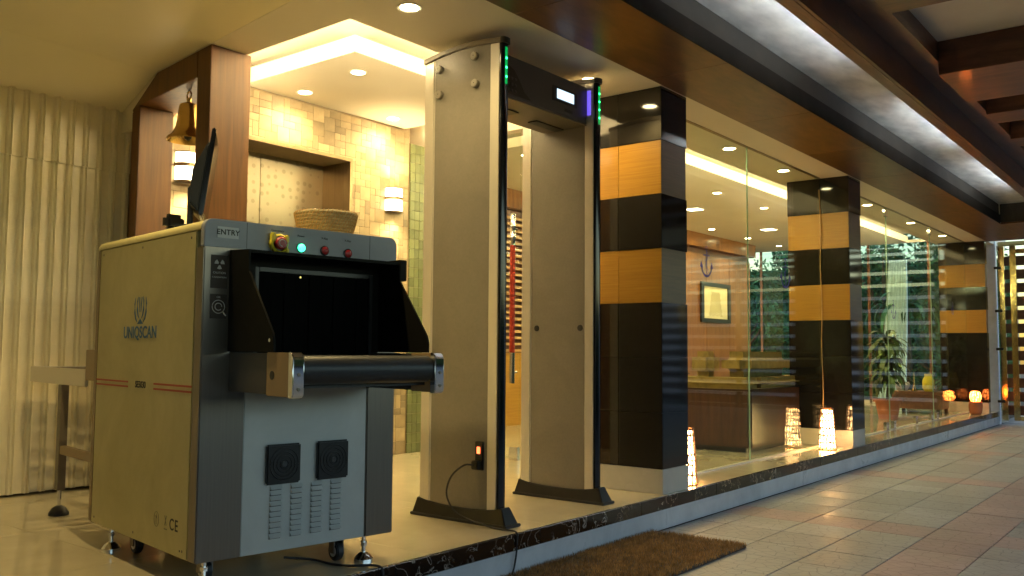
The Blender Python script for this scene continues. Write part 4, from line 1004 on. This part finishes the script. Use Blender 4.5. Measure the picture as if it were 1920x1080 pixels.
# feet & casters
for (x,y) in ((.68,.035),(.035,.84),(.06,.06),(.70,.86)):
    b = B(); b.cyl((x,y,.03), .008, .075, 12); b.cyl((x,y,.055),.014,.014,6); b.build('foot_rod', 'chrome', xs_, smooth=True)
    B().lathe([(.036,0),(.036,.008),(.026,.022),(.012,.032)], (x,y,0), 20).build('foot_pad', 'chrome', xs_, smooth=True)
for (x,y) in ((.60,.10),(.09,.72),(.10,.14),(.62,.80)):
    B().cyl((x-.014,y,.036), .0355, .028, 24, 'x').build('caster_tyre', 'rubber', xs_, bevel=.004)
    B().cyl((x-.016,y,.036), .020, .032, 20, 'x').build('caster_hub', 'alu', xs_, smooth=True)
    B().box(x-.022,x-.0175,y-.018,y+.018,.03,.09).box(x+.0175,x+.022,y-.018,y+.018,.03,.09).box(x-.022,x+.022,y-.02,y+.02,.0905,.097).build('caster_fork', 'steel', xs_, bevel=.001)
# buttons
def fr(x, z, y=-.0006): return frame((x, y, z-P), (1,0,0), (0,0,1))
eb = B().lathe([(.034,0),(.034,-.018),(.028,-.024),(.027,-.022),(.027,-.004)], (.268,-.0002,1.349-P), 28, 'y', cap=False).build('stop_guard', 'yellow', xs_, smooth=True)
B().box(.236,.252,-.026,-.0003,1.352-P,1.386-P).box(.286,.302,-.026,-.0003,1.352-P,1.380-P).box(.290,.304,-.024,-.0003,1.316-P,1.336-P).build('guard_ear', 'yellow', xs_, bevel=.004)
B().lathe([(.012,0),(.012,-.020),(.022,-.021),(.023,-.030),(.018,-.036),(.001,-.037)], (.268,-.0003,1.349-P), 24, 'y').build('stop_button', 'redbtn', xs_, smooth=True)
B().tube([(.268+.012*cos(a), -.0375, 1.349-P+.012*sin(a)) for a in [i*pi/8 for i in range(13)]], .0015, 5).build('stop_arrow', 'white_print', xs_)
for x, z, m in ((.362,1.342,'green_btn'),(.460,1.340,'redbtn'),(.560,1.337,'redbtn')):
    B().lathe([(.018,0),(.018,-.004),(.015,-.005)], (x,-.0002,z-P), 24, 'y', cap=False).build('button_bezel', 'black', xs_, smooth=True)
    B().lathe([(.0145,0),(.0145,-.007),(.010,-.010),(.001,-.011)], (x,-.0002,z-P), 24, 'y').build('button', m, xs_, smooth=True)
for x, s in ((.268,'Emergency'),(.362,'Power'),(.460,'X-Ray'),(.560,'X-Ray')): text('lettering', s, .011, 'black_print', xs_, fr(x, 1.385 if s != 'Emergency' else 1.3955))
xb('entry_label', 'sticker', .045,.121,-.0012,-.0002,1.352,1.390); text('entry_lettering', 'ENTRY', .026, 'black_print', xs_, fr(.083,1.371,-.0016), .0004, spacing=1.05)
# warning stickers
xb('warning_label', 'dark_sticker', .025,.085,-.0012,-.0002,1.180,1.292)
tf = B()
for k in range(3):
    a0 = pi/2+k*2*pi/3+pi; tf.prism([(.055+.005*cos(a0-.5), -.0014, 1.262-P+.005*sin(a0-.5)), (.055+.018*cos(a0-.5), -.0014, 1.262-P+.018*sin(a0-.5)), (.055+.018*cos(a0), -.0014, 1.262-P+.018*sin(a0)), (.055+.018*cos(a0+.5), -.0014, 1.262-P+.018*sin(a0+.5)), (.055+.005*cos(a0+.5), -.0014, 1.262-P+.005*sin(a0+.5))], (0,-.0006,0))
tf.build('radiation_sign', 'white_print', xs_)
text('lettering', 'CAUTION', .010, 'white_print', xs_, fr(.055,1.232,-.0016)); text('lettering', 'X-RADIATION', .008, 'white_print', xs_, fr(.055,1.217,-.0016)); 
xb('inspection_label', 'dark_sticker', .025,.085,-.0012,-.0002,1.078,1.160)
B().tube([(.055+.022*cos(i*pi/12), -.0015, 1.118-P+.022*sin(i*pi/12)) for i in range(24)], .0014, 5, True).tube([(.055+.012*cos(i*pi/12), -.0015, 1.118-P+.012*sin(i*pi/12)) for i in range(22)], .0016, 5).tube([(.070,-.0015,1.102-P),(.082,-.0015,1.088-P)], .002, 5).build('inspection_sign', 'white_print', xs_)
text('lettering', 'OK', .010, 'white_print', xs_, fr(.055,1.150,-.0016))
# side markings: x axis along -Y local, normal -X
def sf_(v_, z, x=-.0006): return frame((x, v_, z-P), (0,-1,0), (0,0,1))
text('brand_lettering', 'UNIQSCAN', .062, 'blue_print', xs_, sf_(.532,1.034), .0012)
lg = B()
for s in (-1, 1):
    def arc(cx, cz, rx, rz, a0, a1, w, n=14): return [(-.0002, .532-s*(cx+rx*cos(a0+(a1-a0)*i/n)), 1.122-P+cz+rz*sin(a0+(a1-a0)*i/n)) for i in range(n+1)]
    lg.tube([(-.0002, .532-s*x_, 1.122-P+z_) for x_, z_ in [(.050,.045),(.056,.02),(.054,-.01),(.044,-.034),(.028,-.048)]], [.002,.006,.0075,.006,.002], 6)
    lg.tube([(-.0002, .532-s*x_, 1.122-P+z_) for x_, z_ in [(.024,.048),(.030,.03),(.030,.0),(.022,-.022),(.010,-.034)]], [.002,.006,.0075,.005,.002], 6)
    lg.tube([(-.0002, .532-s*x_, 1.122-P+z_) for x_, z_ in [(.012,.046),(.008,.02),(.006,-.01)]], [.004,.005,.003], 6)
lg.prism([(-.0002,.532+.030,1.067-P),(-.0002,.532,1.088-P),(-.0002,.532-.030,1.067-P)], (-.0012,0,0))
lg.v = [(-.0002+(x_+.0002)*.12 if abs(x_) < .02 else x_, y_, z_) for x_, y_, z_ in lg.v]
lg.build('brand_logo', 'blue_print', xs_)
for a, c in ((.628,LN-.037),(.062,.385)):
    for z in (.849,.831): B().box(-.0008,-.0002,a,c,z-.0035-P,z+.0035-P).build('stripe', 'red_print', xs_)
text('model_lettering', 'SE5030', .034, 'black_print', xs_, sf_(.507,.841), .0008)
text('ce_lettering', 'C E', .055, 'black_print', xs_, sf_(.172,.375), .0005, spacing=.8)
B().tube([(-.0006, .318+.020*cos(i*pi/10), .378-P+.026*sin(i*pi/10)) for i in range(20)], .0012, 4, True).tube([(-.0006,.318,.36-P),(-.0006,.324,.39-P),(-.0006,.312,.38-P),(-.0006,.318,.396-P)], .0012, 4).build('safety_mark', 'grey_print', xs_)
B().box(-.0008,-.0002,.226,.252,.352-P,.356-P).tube([(-.0006,.232,.366-P),(-.0006,.246,.40-P)], .0014, 4).tube([(-.0006,.246,.366-P),(-.0006,.232,.40-P)], .0014, 4).build('bin_mark', 'grey_print', xs_)
B().box(-.0015,0,.115,.121,.296-P,.302-P).build('panel_screw', 'black', xs_)
tubeobj('cable', 'black power cable coming from under the scanner over the step', [(-2.78,2.15,.20),(-2.72,2.24,.185),(-2.62,2.24,.185),(-2.54,2.26,.186),(-2.47,2.32,.187),(-2.437,2.33,.17),(-2.434,2.325,.09),(-2.43,2.31,.01),(-2.40,2.28,.006)], .0045, 'rubber')
# basket: coiled straw
M_x = xs_.matrix_basis if False else None
Rz = Matrix.Rotation(TH, 4, 'Z'); ORG = Vector((-2.6499, 1.6935, 0))
def xw(x, y, z): return ORG+(Rz @ Vector((x, y, 0)))+Vector((0,0,z))
bk = thing('basket', 'round coiled straw basket standing on top of the scanner', 'basket', xw(.60,.22,ZT+.0005))
n = 8
for k in range(n):
    t_ = k/(n-1); rr = .090+.026*t_**.7; z = .009+k*.0126
    path = [(rr*cos(i*pi/24), rr*sin(i*pi/24), z+.0012*sin(i*7.3)) for i in range(48)]
    B().tube(path, .0074, 8, True).build('coil', 'basket', bk, smooth=True)
    b = B()
    for i in range(44):
        a = i*2*pi/44+k*.07; c = Vector((rr*cos(a), rr*sin(a), z)); d = Vector((cos(a), sin(a), 0)); s_ = Vector((-sin(a), cos(a), 0))
        b.tube([c+d*.0096*cos(q)+Vector((0,0,.0096*sin(q)))+s_*.004*q/2 for q in [-1.6,-.8,0,.8,1.6]], .0016, 4)
    b.build('stitching', 'slat_light', bk)
B().cyl((0,0,.001), .094, .008, 36).build('base', 'basket', bk, smooth=True)
# monitor edge on
mn = thing('monitor', 'dark flat monitor seen edge on standing on the scanner', 'monitor', xw(.135,.33,ZT+.0005), radians(145))
B().box(-.17,.17,-.006,.008,.035,.355).build('screen_frame', 'black_gloss', mn, bevel=.004)
B().box(-.155,.155,-.0075,-.0061,.05,.34).build('screen', 'screen_off', mn)
B().prism([(-.16,.0085,.045),(-.16,.050,.08),(-.16,.052,.20),(-.16,.020,.29),(-.16,.0085,.31)], (.32,0,0)).build('rear_shell', 'black', mn, bevel=.006)
B().box(-.03,.03,.030,.050,.012,.16).build('stand_neck', 'black', mn, bevel=.004)
B().box(-.09,.09,-.03,.09,.0,.012).build('stand_foot', 'black', mn, bevel=.004)
for o in kids(mn): 
    o.rotation_euler = (radians(7), 0, 0) if o.name.startswith(('screen','rear')) else (0,0,0)
tel = B().box(-.022,.022,-.04,.04,0,.06).build('handset', 'black', None, bevel=.015); tel.location = xw(.06,.40,ZT+.0005); tag(tel, 'small black handset beside the monitor on the scanner', 'handset')

# ------------------------------------------------------------------ doormat
dm = thing('doormat', 'thick brown coir doormat against the step', 'doormat', (-2.165, 3.3, .0))
mw_, ml = .265, 1.0
B().box(-mw_, mw_, -ml, ml, .001, .016).build('backing', 'rubber', dm, bevel=.002)
q = random.Random(11); b = B()
for k in range(34000):
    ex = mw_+.008*q.random(); x = q.uniform(-ex, ex); y = q.uniform(-ml-.005, ml+.008)
    if y < -.75 : continue
    h = .013+q.uniform(0,.010)+.003*sin(x*23)*cos(y*17); a = q.uniform(0, 2*pi); lx, ly = q.gauss(0,.006), q.gauss(0,.006); w_ = .0022
    b.add([(x-w_*cos(a),y-w_*sin(a),.010),(x+w_*cos(a),y+w_*sin(a),.010),(x+lx,y+ly,.014+h)], [(0,1,2)])
o = b.build('pile', 'coir', dm); o['kind'] = 'stuff'
print('objects', len(bpy.data.objects))
